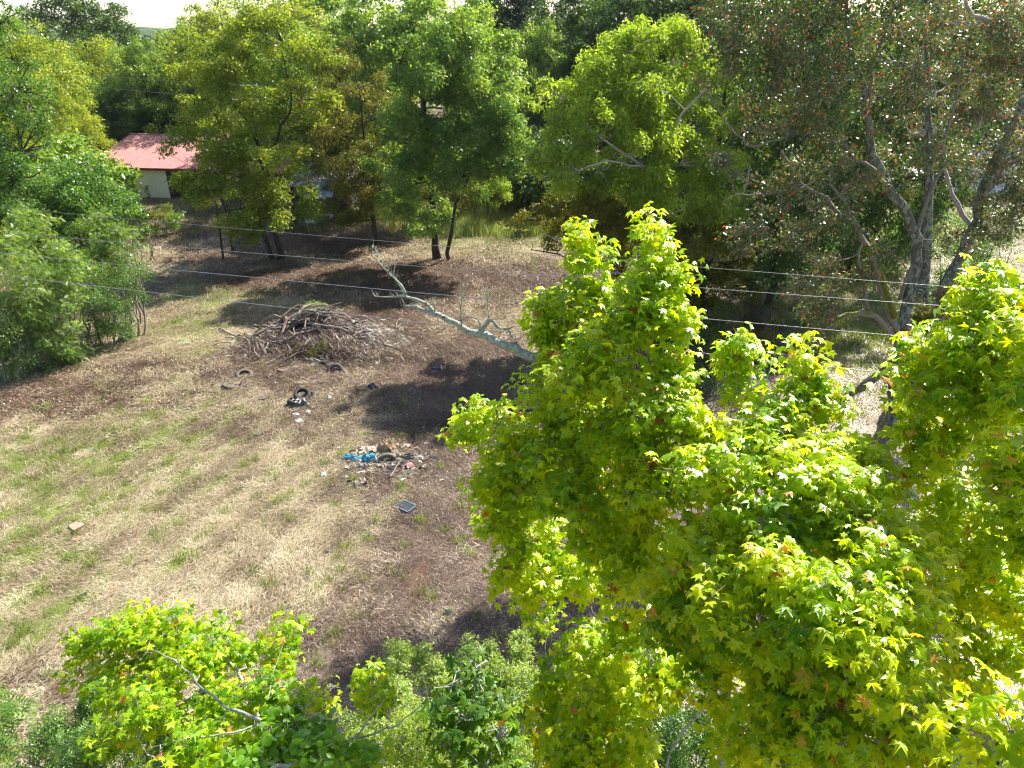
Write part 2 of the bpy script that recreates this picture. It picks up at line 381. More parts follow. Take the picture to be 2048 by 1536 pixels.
def build_tree(name, label, cat, base, trunk, limbs, lobes, mat_leaf, mat_bark, n_leaves, size, templ='leaf', per=14, sub=(0.26, 0.42), spread=(.45, .95),
               cluster=None, seed=1, group=None, twigs=160, limbs_per_lobe=1, tint_mu=0.5, tint_sd=0.16, hang=0.5, upbias=0.35, jitter=0.8,
               twig_mat=None, shuf=0, crown_name='crown', twig_r=0.03, extra_bare=0, sides=8, crown_kind=None, keep=None, flat=.75, limb_r=.06):
    """tree > trunk, branches, crown. trunk: list of (x,y,z,r) ; limbs: list of polylines (x,y,z,r); lobes: (c, radii)"""
    r = np.random.default_rng(seed)
    b = np.asarray(base, float)
    root = empty(name, b, label, cat, group)
    mb = MB(); T = wiggle(trunk, 0.003, max(8, len(trunk) * 3), r); mb.tube(T[:, :3], T[:, 3], sides)
    skel = [T]
    mb.build('trunk', mat_bark, root, True, b)
    lb = MB()
    for l in limbs:
        Q = wiggle(l, 0.008, max(8, len(l) * 3), r); Q[:, 3] *= .8; lb.tube(Q[:, :3], Q[:, 3], 6); skel.append(Q)
    for c, rr in lobes:
        for _ in range(limbs_per_lobe):
            c_ = np.asarray(c) + r.normal(size=3) * np.asarray(rr) * 0.25
            st = nearest_on(skel[:1 + len(limbs)], c_[None])[0]
            d = np.linalg.norm(c_ - st[:3])
            if d < 0.4: continue
            mid = (st[:3] + c_) / 2 + np.array([0, 0, -0.08 * d])
            r0 = min(st[3] * 0.6, limb_r * (1 + d * .06))
            Q = wiggle([(*st[:3], r0), (*mid, r0 * 0.7), (*c_, r0 * 0.3)], 0.03, 9, r); lb.tube(Q[:, :3], Q[:, 3], 5, False); skel.append(Q)
    sc, sr = lobes_to_sub(lobes, int(per * 1.35), (spread[0], spread[1] * 1.12), (sub[0] * .66, sub[1] * .95), r)
    k = min(twigs, len(sc))
    if k:
        sel = r.permutation(len(sc))[:k]; P = sc[sel]; S = nearest_on(skel, P)
        mid = (S[:, :3] + P) / 2 + r.normal(size=P.shape) * 0.06 * np.linalg.norm(P - S[:, :3], axis=1, keepdims=True)
        lb.prisms(S[:, :3], mid, twig_r * 1.5, twig_r, 4); lb.prisms(mid, P, twig_r, twig_r * 0.5, 3)
        # fine twigs inside each clump
        m = 5; PP = np.repeat(P, m, 0); RR = np.repeat(sr[sel], m)
        E = PP + rand_dir(len(PP), 0.3, r) * (RR * r.uniform(.7, 1.15, len(PP)))[:, None]
        lb.prisms(PP, E, twig_r * 0.5, twig_r * 0.2, 3)
        if extra_bare:
            PP = np.repeat(P, extra_bare, 0); RR = np.repeat(sr[sel], extra_bare)
            a = PP + rand_dir(len(PP), 0.2, r) * (RR * .6)[:, None]
            E = a + rand_dir(len(PP), 0.2, r) * (RR * r.uniform(.5, 1.0, len(PP)))[:, None]
            lb.prisms(a, E, twig_r * 0.3, twig_r * 0.16, 3)
    if lb.n: 
        lo = lb.build('branches', twig_mat or mat_bark, root, False, b); lo['kind'] = 'stuff'
    P, nrm, tip, sz, tint = crown_leaves(sc, sr, n_leaves, size, templ, r, upbias, jitter, tint_mu, tint_sd, cluster, hang, flat)
    if shuf: tint = np.where(r.random(len(tint)) < shuf, np.clip(r.beta(2.0, 2.2, len(tint)) * .85, 0, 1), tint * .8); tint = np.where(r.random(len(tint)) < .13, r.uniform(.82, 1, len(tint)), tint)
    if keep is not None:
        q = keep(P); P, nrm, tip, sz, tint = P[q], nrm[q], tip[q], sz[q], tint[q]
    g = gz(P[:, 0], P[:, 1]); q = P[:, 2] > g + 0.02; P, nrm, tip, sz, tint = P[q], nrm[q], tip[q], sz[q], tint[q]
    TV, TF = TEMPL[templ]
    V, Fc, tt = scatter_leaves(P - b, nrm, tip, sz, tint, TV, TF)
    co = put(crown_name, mesh_np(name + '_' + crown_name, V, Fc, tt), mat_leaf, root)
    co['kind'] = 'stuff'
    return root

def PL(specs):
    """pixel lobes (px, py, Y, rpx[, squash]) -> world lobes"""
    out = []
    for s in specs:
        c = A(s[0], s[1], s[2]); r = s[3] * mpx(c) * (1.18 if s[2] > 20 else 1.22); q = s[4] if len(s) > 4 else 0.85
        out.append((c, np.array([r, r * 0.9, r * q])))
    return out
def PLimb(pts):
    """pixel limb (px, py, Y, r) -> (x,y,z,r)"""
    return [(*A(p[0], p[1], p[2]), p[3]) for p in pts]

# ================================================================== THE GROUND
def zone(x, y, specs):
    """soft patches; specs (px, py, rx, ry, strength) with radii in metres"""
    s = np.zeros_like(x, dtype=float)
    wx = x + 1.6 * (fbm(x * .35, y * .35, 3) - .5); wy = y + 2.4 * (fbm(x * .35 + 50, y * .35, 3) - .5)
    for px, py, rx, ry, k in specs:
        c = G(px, py); s = np.maximum(s, k * np.exp(-((((wx - c[0]) / rx) ** 2 + ((wy - c[1]) / ry) ** 2)) ** 1.5))
    return s
GREEN = [(440, 610, 3.0, 2.2, .95), (400, 650, 2.2, 3.6, .8), (300, 860, 2.2, 2.4, .55), (70, 1050, 3, 3, .7), (560, 625, 1.6, 1.2, .5), (350, 650, 1.2, 2.5, .8), (390, 710, .9, 1.6, .6), (340, 780, .7, 1, .5), (360, 590, 1.6, 2.6, .7),
         (120, 920, 4.0, 1.8, .85), (260, 880, 2.5, 1.1, .8), (60, 1130, 2.6, 1.6, .7), (200, 1010, 1.6, 2.0, .6), (340, 1100, .9, 1.4, .4), (20, 1250, 1.6, 1.2, .8),
         (150, 1200, 1.2, .9, .55), (300, 1010, 1, 1.5, .3), (980, 1110, .9, .6, .7), (1180, 1200, 1, .5, .5), (990, 450, 6.0, 9, 1.0), (900, 440, 3, 4, .6), (1010, 400, 8, 12, 1.0),
         (1720, 700, 5, 4, .9), (1650, 620, 3, 5, .7), (1560, 540, 6, 6, .8), (1650, 440, 16, 12, .9), (1730, 800, 2.0, 2.5, .5), (1750, 580, 4, 7, .8), (500, 500, 1, 1, .25), (330, 480, 2, 2, .3),
         (700, 620, 2, 1, .15), (940, 590, 3, 1.5, .2), (470, 840, .8, .8, .35), (250, 800, 1.3, .8, .35), (520, 930, 1.3, 1.0, .25), (330, 960, 2, 1, .4), (150, 1060, 1.6, .6, .6), (60, 980, 2, 1, .8)]
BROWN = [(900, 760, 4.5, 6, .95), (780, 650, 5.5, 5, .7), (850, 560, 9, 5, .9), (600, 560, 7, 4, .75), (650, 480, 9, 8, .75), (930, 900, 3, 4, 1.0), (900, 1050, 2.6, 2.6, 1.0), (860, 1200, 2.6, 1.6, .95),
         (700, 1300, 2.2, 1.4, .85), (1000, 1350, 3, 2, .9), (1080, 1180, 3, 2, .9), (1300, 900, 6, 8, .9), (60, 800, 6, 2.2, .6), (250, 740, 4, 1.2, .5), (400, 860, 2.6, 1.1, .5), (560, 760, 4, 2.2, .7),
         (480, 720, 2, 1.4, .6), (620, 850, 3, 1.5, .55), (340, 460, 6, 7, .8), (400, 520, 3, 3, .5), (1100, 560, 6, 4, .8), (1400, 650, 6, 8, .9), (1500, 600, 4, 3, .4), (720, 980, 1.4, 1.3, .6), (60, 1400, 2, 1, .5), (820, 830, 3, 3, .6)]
WET = [(360, 798, .75, .22, 1), (375, 828, .5, .22, 1), (330, 812, .35, .2, .8), (395, 746, .55, .2, 1), (340, 845, .3, .12, .6)]
DIRT = [(645, 1365, .8, 1.0, 1), (600, 1240, .35, .9, .6), (500, 1245, .5, .35, .5), (560, 1180, .4, .5, .35), (690, 1280, .5, .5, .4), (30, 1510, .6, .6, .8), (120, 1450, .8, .3, .6), (380, 1110, .5, .25, .4),
        (345, 820, 1.6, .6, .6), (900, 690, 2, 1, .4), (280, 740, 2.4, .5, .4), (820, 760, 1.5, .8, .3), (340, 880, .7, .3, .5)]
def stripe(x, y):
    u = x * 0.944 - y * 0.33
    m = np.clip((32 - y) / 8, 0, 1) * np.clip((-.5 - x) / 4, 0, 1)
    return m, 0.5 + 0.5 * np.sin(u * 4.2 + 2.2 * vnoise(x * .25, y * .25))
def cover(x, y):
    g = zone(x, y, GREEN); m, s = stripe(x, y)
    g = np.clip(g * 1.15 + m * (0.8 * (s - 0.5)) + m * .13 + 0.5 * (fbm(x * .9, y * .9, 3) - .5), 0, 1) * np.where(g + m > .03, 1, .3)
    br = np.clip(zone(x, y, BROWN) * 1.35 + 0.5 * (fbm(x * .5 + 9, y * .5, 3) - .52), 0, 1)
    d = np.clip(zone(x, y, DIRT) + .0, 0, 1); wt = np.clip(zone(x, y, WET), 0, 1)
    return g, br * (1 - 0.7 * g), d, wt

Xs = np.unique(np.concatenate([[-1500, -900, -500, -300, -180, -120, -90, -75], np.arange(-62, -30, .7), np.arange(-30, 18, .26), np.arange(18, 62, .7), [75, 90, 120, 180, 300, 500, 900, 1500]]))
Ys = np.unique(np.concatenate([[-200, -60, -20, -5, 0, 2, 4], np.arange(5.5, 32, .19), np.arange(32, 92, .55), [95, 100, 110, 130, 170, 240, 350, 520, 800, 1200, 1800]]))
XX, YY = np.meshgrid(Xs, Ys)
ZZ = gz(XX, YY)
gcov = cover(XX.ravel(), YY.ravel())
ZZ = ZZ.ravel() - 0.05 * (gcov[3] > .3) 
nx = len(Xs); ny = len(Ys)
ii = (np.arange(ny - 1)[:, None] * nx + np.arange(nx - 1)[None]).ravel()
gm = mesh_np('ground', np.stack([XX.ravel(), YY.ravel(), ZZ], 1), np.stack([ii, ii + 1, ii + nx + 1, ii + nx], 1), smooth=True)
for nm, arr in zip(('green', 'brown', 'dirt', 'wet'), gcov):
    a = gm.attributes.new(nm, 'FLOAT', 'POINT'); a.data.foreach_set('value', arr.astype(np.float32))

def ground_mat():
    m, t, N, L = nodes('ground')
    tc = N('ShaderNodeTexCoord')
    def noise(s, d=8, ro=.7, st=None, dist=0):
        n = N('ShaderNodeTexNoise'); n.inputs['Scale'].default_value = s; n.inputs['Detail'].default_value = d; n.inputs['Roughness'].default_value = ro; n.inputs['Distortion'].default_value = dist
        if st:
            mp = N('ShaderNodeMapping'); mp.inputs['Scale'].default_value = st[0]; mp.inputs['Rotation'].default_value = (0, 0, st[1]); L(tc.outputs['Object'], mp.inputs[0]); L(mp.outputs[0], n.inputs['Vector'])
        else: L(tc.outputs['Object'], n.inputs['Vector'])
        return n
    def attr(nm):
        a = N('ShaderNodeAttribute'); a.attribute_name = nm; return a.outputs['Fac']
    def mix(f, a, b):
        x = N('ShaderNodeMixRGB'); 
        if isinstance(f, float): x.inputs[0].default_value = f
        else: L(f, x.inputs[0])
        L(a, x.inputs[1]); L(b, x.inputs[2]); return x.outputs[0]
    def brk(at, n, lo, hi, k=1.0):
        """break a soft zone up with noise"""
        a = N('ShaderNodeMath'); a.operation = 'MULTIPLY_ADD'; L(n, a.inputs[0]); a.inputs[1].default_value = k; L(at, a.inputs[2])
        r = N('ShaderNodeMapRange'); L(a.outputs[0], r.inputs[0]); r.inputs[1].default_value = lo; r.inputs[2].default_value = hi
        return r.outputs[0]
    fib1 = noise(9, 9, .75, ((1, .16, 1), R(25)), .6); fib2 = noise(11, 9, .75, ((.18, 1, 1), R(-20)), .6)
    fm = N('ShaderNodeMath'); fm.operation = 'MAXIMUM'; L(fib1.outputs[0], fm.inputs[0]); L(fib2.outputs[0], fm.inputs[1])
    fine = noise(30, 6, .75); mid = noise(2.2, 7, .65); big = noise(.5, 5)
    straw = ramp(N, [(.44, (.055, .038, .024)), (.53, (.18, .13, .08)), (.62, (.36, .275, .17)), (.74, (.52, .43, .28))]); L(fm.outputs[0], straw.inputs[0])
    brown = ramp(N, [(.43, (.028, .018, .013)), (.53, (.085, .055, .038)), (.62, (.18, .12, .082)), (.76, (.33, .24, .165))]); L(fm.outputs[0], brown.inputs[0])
    green = ramp(N, [(.3, (.07, .085, .02)), (.5, (.15, .19, .04)), (.68, (.27, .30, .09))]); L(fine.outputs[0], green.inputs[0])
    dirt = ramp(N, [(.3, (.075, .055, .042)), (.5, (.14, .105, .082)), (.7, (.24, .19, .155))]); L(mid.outputs[0], dirt.inputs[0])
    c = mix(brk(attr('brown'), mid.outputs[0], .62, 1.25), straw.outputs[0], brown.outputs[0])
    c = mix(brk(attr('green'), fine.outputs[0], .72, 1.15), c, green.outputs[0])
    c = mix(brk(attr('dirt'), mid.outputs[0], .7, 1.1), c, dirt.outputs[0])
    wet = brk(attr('wet'), mid.outputs[0], .8, .95)
    wc = N('ShaderNodeRGB'); wc.outputs[0].default_value = (.035, .03, .026, 1)
    wd = N('ShaderNodeRGB'); wd.outputs[0].default_value = (.05, .04, .03, 1)
    c = mix(brk(attr('wet'), mid.outputs[0], .55, .8), c, wd.outputs[0])
    c = mix(wet, c, wc.outputs[0])
    b = N('ShaderNodeBsdfPrincipled'); L(c, b.inputs['Base Color'])
    rg = N('ShaderNodeMapRange'); L(wet, rg.inputs[0]); rg.inputs[3].default_value = .95; rg.inputs[4].default_value = .08; L(rg.outputs[0], b.inputs['Roughness'])
    sp = N('ShaderNodeMapRange'); L(wet, sp.inputs[0]); sp.inputs[3].default_value = .15; sp.inputs[4].default_value = .8; L(sp.outputs[0], b.inputs['Specular IOR Level'])
    bp = N('ShaderNodeBump'); bp.inputs['Distance'].default_value = .06
    st = N('ShaderNodeMapRange'); L(wet, st.inputs[0]); st.inputs[3].default_value = .9; st.inputs[4].default_value = .0; L(st.outputs[0], bp.inputs['Strength'])
    hs = N('ShaderNodeMath'); hs.operation = 'ADD'; L(fm.outputs[0], hs.inputs[0]); L(mid.outputs[0], hs.inputs[1]); L(hs.outputs[0], bp.inputs['Height'])
    L(bp.outputs[0], b.inputs['Normal'])
    o = N('ShaderNodeOutputMaterial'); L(b.outputs[0], o.inputs[0])
    return m
ground = put('ground', gm, ground_mat()); tag(ground, 'mown field of dry tan straw with green patches and brown bare litter', kind='structure')

# ---- ground cover: scattered clumps (stuff)
def straw_clump(seed, n, rad, L0, L1, wid, lift, curl, dirn=None):
    r = np.random.default_rng(seed)
    a = r.uniform(0, 2 * np.pi, n) if dirn is None else r.normal(0, dirn, n) + np.pi * (r.random(n) > .5)
    p = r.normal(size=(n, 2)) * rad * .5; ln = r.uniform(L0, L1, n); z0 = r.uniform(0, lift * .4, n); z1 = z0 + r.uniform(-.3, 1, n) * lift
    V = np.zeros((n, 5, 3)); d = np.stack([np.cos(a), np.sin(a)], 1); s = np.stack([-np.sin(a), np.cos(a)], 1)
    bend = r.normal(0, curl, n) * ln; w_ = wid * r.uniform(.6, 1.4, n)
    mid = p + d * (ln * .5)[:, None] + s * bend[:, None]; end = p + d * ln[:, None]
    V[:, 0, :2] = p - s * w_[:, None]; V[:, 1, :2] = p + s * w_[:, None]; V[:, 0, 2] = V[:, 1, 2] = z0
    V[:, 2, :2] = mid + s * w_[:, None]; V[:, 3, :2] = mid - s * w_[:, None]; V[:, 2, 2] = V[:, 3, 2] = np.maximum(z0, z1) + lift * .25
    V[:, 4, :2] = end; V[:, 4, 2] = np.maximum(z1, 0)
    b = np.arange(n)[:, None] * 5
    tint = np.repeat(r.random(n), 5)
    return mesh_np('clump', V.reshape(-1, 3), [np.hstack([b, b + 1, b + 2, b + 3]), np.hstack([b + 3, b + 2, b + 4])], tint)
def blade_clump(seed, n, rad, L0, L1, wid, splay=.5):
    r = np.random.default_rng(seed)
    a = r.uniform(0, 2 * np.pi, n); p = r.normal(size=(n, 2)) * rad * .5; ln = r.uniform(L0, L1, n)
    d = np.stack([np.cos(a), np.sin(a)], 1); s = np.stack([-np.sin(a), np.cos(a)], 1); sp = r.uniform(.1, splay, n) * ln; w_ = wid * r.uniform(.6, 1.3, n)
    V = np.zeros((n, 5, 3))
    V[:, 0, :2] = p - s * w_[:, None]; V[:, 1, :2] = p + s * w_[:, None]
    m = p + d * (sp * .35)[:, None]; V[:, 2, :2] = m + s * w_[:, None] * .8; V[:, 3, :2] = m - s * w_[:, None] * .8; V[:, 2, 2] = V[:, 3, 2] = ln * .6
    V[:, 4, :2] = p + d * sp[:, None]; V[:, 4, 2] = ln * .95
    b = np.arange(n)[:, None] * 5
    return mesh_np('clump', V.reshape(-1, 3), [np.hstack([b, b + 1, b + 2, b + 3]), np.hstack([b + 3, b + 2, b + 4])], np.repeat(r.random(n), 5))
def chip_clump(seed, n, rad, size):
    r = np.random.default_rng(seed)
    P = np.zeros((n, 3)); P[:, :2] = r.normal(size=(n, 2)) * rad * .5; P[:, 2] = r.uniform(.005, .04, n)
    V, Fc, tt = scatter_leaves(P, np.array([0, 0, 1.]) + r.normal(size=(n, 3)) * .45, r.normal(size=(n, 3)), size * r.uniform(.5, 1.3, n), r.random(n), LV, LF)
    return mesh_np('clump', V, Fc, tt)
def cover_mat(name, stops, trans=.2, gloss=.05):
    """colour = mix of the blade's tint and the clump's tint"""
    m, t, N, L = nodes(name)
    a1 = N('ShaderNodeAttribute'); a1.attribute_name = 'tint'
    a2 = N('ShaderNodeAttribute'); a2.attribute_name = 'ctint'; a2.attribute_type = 'INSTANCER'
    ma = N('ShaderNodeMath'); ma.operation = 'MULTIPLY_ADD'; L(a1.outputs['Fac'], ma.inputs[0]); ma.inputs[1].default_value = .55; 
    mb_ = N('ShaderNodeMath'); mb_.operation = 'MULTIPLY'; L(a2.outputs['Fac'], mb_.inputs[0]); mb_.inputs[1].default_value = .45; L(mb_.outputs[0], ma.inputs[2])
    r = ramp(N, stops); L(ma.outputs[0], r.inputs[0])
    d = N('ShaderNodeBsdfDiffuse'); L(r.outputs[0], d.inputs[0]); tr = N('ShaderNodeBsdfTranslucent'); L(r.outputs[0], tr.inputs[0])
    mx = N('ShaderNodeMixShader'); mx.inputs[0].default_value = trans; L(d.outputs[0], mx.inputs[1]); L(tr.outputs[0], mx.inputs[2])
    g = N('ShaderNodeBsdfGlossy'); g.inputs['Roughness'].default_value = .4
    m2 = N('ShaderNodeMixShader'); m2.inputs[0].default_value = gloss; L(mx.outputs[0], m2.inputs[1]); L(g.outputs[0], m2.inputs[2])
    o = N('ShaderNodeOutputMaterial'); L(m2.outputs[0], o.inputs[0]); return m
STRAW = cover_mat('straw', [(0, (.07, .05, .028)), (.25, (.20, .15, .085)), (.5, (.38, .30, .185)), (.75, (.56, .48, .32)), (1, (.74, .67, .50))])
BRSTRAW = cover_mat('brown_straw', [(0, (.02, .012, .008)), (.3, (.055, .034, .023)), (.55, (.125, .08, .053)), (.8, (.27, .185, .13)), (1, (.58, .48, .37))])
GRASS = cover_mat('grass', [(0, (.09, .13, .015)), (.5, (.20, .27, .035)), (.8, (.34, .40, .07)), (1, (.52, .50, .18))], trans=.45)
LITTER = cover_mat('litter', [(0, (.05, .03, .02)), (.4, (.15, .09, .06)), (.7, (.32, .21, .14)), (1, (.55, .44, .33))], trans=.15)
REDW = cover_mat('red_straw', [(0, (.07, .035, .02)), (.5, (.15, .08, .05)), (1, (.36, .24, .16))])
YFLOW = cover_mat('yellow_flower', [(0, (.35, .30, .02)), (1, (.65, .52, .03))])

def instancer(name, pts, yaw, scl, ctint, clump, mat, label):
    clump.materials.append(mat)
    src = bpy.data.objects.new(name + '_source', clump)       # not linked to the scene
    n = len(pts); me = bpy.data.meshes.new(name); me.vertices.add(n); me.vertices.foreach_set('co', np.asarray(pts, np.float32).ravel())
    a = me.attributes.new('yaw', 'FLOAT_VECTOR', 'POINT'); a.data.foreach_set('vector', np.stack([rng.normal(0, .05, n), rng.normal(0, .05, n), yaw], 1).astype(np.float32).ravel())
    a = me.attributes.new('scl', 'FLOAT', 'POINT'); a.data.foreach_set('value', scl.astype(np.float32))
    a = me.attributes.new('ctint', 'FLOAT', 'POINT'); a.data.foreach_set('value', np.clip(ctint, 0, 1).astype(np.float32))
    o = put(name, me); tag(o, label, kind='stuff')
    ng = bpy.data.node_groups.new(name, 'GeometryNodeTree')
    ng.interface.new_socket('Geometry', in_out='INPUT', socket_type='NodeSocketGeometry'); ng.interface.new_socket('Geometry', in_out='OUTPUT', socket_type='NodeSocketGeometry')
    N = ng.nodes.new; L = ng.links.new
    gi = N('NodeGroupInput'); go = N('NodeGroupOutput'); oi = N('GeometryNodeObjectInfo'); oi.inputs['Object'].default_value = src; oi.inputs['As Instance'].default_value = True
    mp = N('GeometryNodeMeshToPoints'); iop = N('GeometryNodeInstanceOnPoints')
    na = N('GeometryNodeInputNamedAttribute'); na.data_type = 'FLOAT_VECTOR'; na.inputs[0].default_value = 'yaw'
    nb = N('GeometryNodeInputNamedAttribute'); nb.data_type = 'FLOAT'; nb.inputs[0].default_value = 'scl'
    L(gi.outputs[0], mp.inputs[0]); L(mp.outputs[0], iop.inputs['Points']); L(oi.outputs['Geometry'], iop.inputs['Instance'])
    L(na.outputs['Attribute'], iop.inputs['Rotation']); L(nb.outputs['Attribute'], iop.inputs['Scale']); L(iop.outputs[0], go.inputs[0])
    md = o.modifiers.new('scatter', 'NODES'); md.node_group = ng
    return o
def spots(n, y0, y1, x0, x1, dens=None, r=rng, margin=60):
    """random points on the ground inside the view, thinning with distance"""
    out = []
    while sum(len(o) for o in out) < n:
        m = n * 3
        py = r.uniform(0, 1, m); y = y0 * (y1 / y0) ** py; x = r.uniform(x0, x1, m)
        # uniform in x, log in y -> reject to keep roughly even per picture area
        q = r.random(m) < np.clip((16 / y) ** .3, 0, 1)
        px, py_ = to_px(np.stack([x, y, np.zeros(m)], 1)); q &= (px > -margin) & (px < 2048 + margin) & (py_ < 1600)
        if dens is not None: q &= r.random(m) < dens(x, y)
        out.append(np.stack([x[q], y[q]], 1))
    P = np.vstack(out)[:n]
    return P
def on_ground(P, dz=0.0): return np.stack([P[:, 0], P[:, 1], gz(P[:, 0], P[:, 1]) + dz], 1)
def yaw_field(x, y, r=rng): return R(70) + 1.2 * (fbm(x * .3, y * .3, 2) - .5) * 3 + r.normal(0, .35, len(x))
def far_scale(y): return np.clip(y / 27, .75, 1.9)

def d_straw(x, y):
    g, b, d, wt = cover(x, y); return np.clip(1.0 - 1.05 * b - .75 * g - d - 2 * wt, 0.02, 1) * (.35 + 1.3 * np.clip((fbm(x * 1.1 + 3, y * 1.1, 3) - .25) * 1.6, 0, 1))
def d_brown(x, y):
    g, b, d, wt = cover(x, y); return np.clip(b * 1.2 - .5 * g - .8 * d - 2 * wt, 0.0, 1)
def d_green(x, y):
    g, b, d, wt = cover(x, y); return np.clip(g * 1.2 - .1, 0, 1) * (1 - d) * (wt < .3)
for k in range(3):
    P = spots(11000, 9.5, 75, -48, 50, d_straw)
    instancer('dry_grass', on_ground(P, -.01), yaw_field(P[:, 0], P[:, 1]) if k < 2 else rng.uniform(0, 6.28, len(P)), far_scale(P[:, 1]) * rng.uniform(.7, 1.3, len(P)), fbm(P[:, 0] * .8, P[:, 1] * .8, 3) * 1.5 - .2 + .5 * (stripe(P[:, 0], P[:, 1])[1] - .5) * stripe(P[:, 0], P[:, 1])[0] + rng.normal(0, .14, len(P)),
              straw_clump(20 + k, 60, .42, .12, .45, .0062, .085, .14, dirn=(.45, .45, None)[k]), STRAW, 'flattened dry tan straw lying over the mown field')
for k in range(3):
    P = spots(10000, 9.5, 75, -48, 50, d_brown)
    instancer('dead_grass', on_ground(P, -.01), rng.uniform(0, 6.28, len(P)), far_scale(P[:, 1]) * rng.uniform(.6, 1.3, len(P)), fbm(P[:, 0] * .8, P[:, 1] * .8, 3) * 1.1 + rng.normal(0, .15, len(P)),
              straw_clump(30 + k, 52, .45, .10, .42, .0055, .08, .18), BRSTRAW, 'brown dead grass and twiggy mulch on the shaded part of the field')
P = spots(9000, 9.5, 85, -55, 60, d_green)
instancer('green_grass', on_ground(P, -.01), rng.uniform(0, 6.28, len(P)), np.clip(P[:, 1] / 22, .8, 4) * rng.uniform(.6, 1.2, len(P)), fbm(P[:, 0] * .8, P[:, 1] * .8, 3) + rng.normal(0, .12, len(P)),
          blade_clump(41, 60, .5, .05, .14, .005, .9), GRASS, 'short green grass growing through the mown straw')
P = spots(1400, 9.5, 60, -48, 50, lambda x, y: np.clip(cover(x, y)[0] * .3 + .25 * (fbm(x * .7 + 5, y * .7, 3) > .55), 0, 1))
instancer('grass_tufts', on_ground(P, -.01), rng.uniform(0, 6.28, len(P)), rng.uniform(.5, 1.3, len(P)), rng.random(len(P)),
          blade_clump(42, 60, .22, .12, .30, .005, .8), GRASS, 'yellow green tufts standing in the mown field')
P = spots(2600, 9.5, 70, -48, 30, lambda x, y: np.clip(cover(x, y)[1] * .5 + .12, 0, 1))
instancer('leaf_litter', on_ground(P, 0), rng.uniform(0, 6.28, len(P)), far_scale(P[:, 1]) * rng.uniform(.6, 1.2, len(P)), rng.random(len(P)),
          chip_clump(43, 14, .7, .07), LITTER, 'scattered dead leaves and wood chips on the field')
cL = G(90, 800)
P = np.stack([rng.normal(cL[0], 4.2, 1500), rng.normal(cL[1] + .6, 1.5, 1500)], 1)
instancer('leaf_litter', on_ground(P, .01), rng.uniform(0, 6.28, len(P)), rng.uniform(.8, 1.4, len(P)), rng.random(len(P)) * .9,
          chip_clump(44, 22, .8, .09), LITTER, 'reddish brown fallen leaves below the bushes on the left')
# weeds in the sunlit meadow behind, and rough growth
mw = G(990, 440)
P = np.stack([rng.normal(mw[0] + 1, 4.5, 1500), rng.normal(mw[1] + 4, 5.5, 1500)], 1)
P = P[P[:, 1] > mw[1] - 6]
instancer('meadow_weeds', on_ground(P), rng.uniform(0, 6.28, len(P)), rng.uniform(.7, 1.5, len(P)), rng.uniform(.6, 1, len(P)), blade_clump(45, 70, .7, .35, .95, .012, .7), GRASS, 'tall sunlit weeds in the clearing between the trees')
P = np.stack([rng.normal(G(1040, 455)[0], 2.0, 130), rng.normal(G(1040, 455)[1], 1.6, 130)], 1)
instancer('goldenrod', on_ground(P, .75), rng.uniform(0, 6.28, len(P)), rng.uniform(.6, 1.2, len(P)), rng.random(len(P)), chip_clump(46, 40, .5, .10), YFLOW, 'yellow flower heads over the weeds in the clearing')
for c, sx, sy, n in ((G(1560, 540), 5, 4, 500), (G(1700, 640), 3, 3, 260), (G(1640, 470), 12, 6, 800), (G(330, 440), 4, 3.5, 260), (G(640, 440), 5, 2, 260)):
    P = np.stack([rng.normal(c[0], sx, n), rng.normal(c[1], sy, n)], 1)
    instancer('rough_grass', on_ground(P), rng.uniform(0, 6.28, len(P)), rng.uniform(.6, 1.3, len(P)), rng.uniform(.2, 1, len(P)), blade_clump(47, 60, .6, .15, .5, .01, .8), GRASS, 'rough grass growing under the trees')
rp = G(840, 1165)
P = np.stack([rng.normal(rp[0], .16, 60), rng.normal(rp[1], .42, 60)], 1)
instancer('red_straw', on_ground(P, .01), R(60) + rng.normal(0, .2, 60), rng.uniform(.6, 1.0, 60), rng.random(60), straw_clump(48, 40, .25, .2, .55, .004, .09, .06, dirn=.25), REDW, 'swath of rusty red dead stalks lying in the shade')

# ================================================================== BUILDINGS
M['roof_red'] = noise_mat('roof_red', (.33, .15, .14), (.42, .21, .195), 3, rough=.9, bump=.05, spec=.12, c3=(.44, .22, .18), s3=.7, thr=.62)  # lightened red: part of the roof's sheen is put into this colour
M['trim_red'] = noise_mat('trim_red', (.16, .03, .028), (.24, .05, .045), 4, bump=.1)
M['sheet_white'] = noise_mat('sheet_white', (.74, .68, .56), (.84, .80, .70), 1.6, rough=.55, bump=.05, c3=(.50, .42, .30), s3=.8, thr=.66)
M['sheet_white2'] = noise_mat('sheet_white2', (.62, .66, .70), (.74, .78, .82), 1.6, rough=.5, bump=.05)
M['foundation'] = noise_mat('foundation', (.42, .30, .18), (.55, .42, .28), 5, bump=.3)
M['timber_dark'] = noise_mat('timber_dark', (.025, .02, .017), (.08, .065, .05), 8, bump=.4)
M['rust'] = noise_mat('rust', (.10, .07, .055), (.24, .18, .15), 4, rough=.75, bump=.4, c3=(.30, .30, .30), s3=1.6, thr=.52)
M['sheet_grey'] = noise_mat('sheet_grey', (.22, .25, .29), (.36, .39, .43), 3, rough=.5, bump=.2, c3=(.13, .10, .08), s3=2, thr=.6)
M['paint_peeling'] = noise_mat('paint_peeling', (.5, .5, .48), (.72, .72, .70), 5, bump=.4, c3=(.10, .085, .07), s3=2.6, thr=.47)
M['black_plastic'] = noise_mat('black_plastic', (.010, .010, .011), (.035, .035, .036), 7, rough=.35, bump=.6, spec=.6)
M['rubber'] = noise_mat('rubber', (.016, .016, .016), (.05, .048, .044), 14, rough=.8, bump=.5)
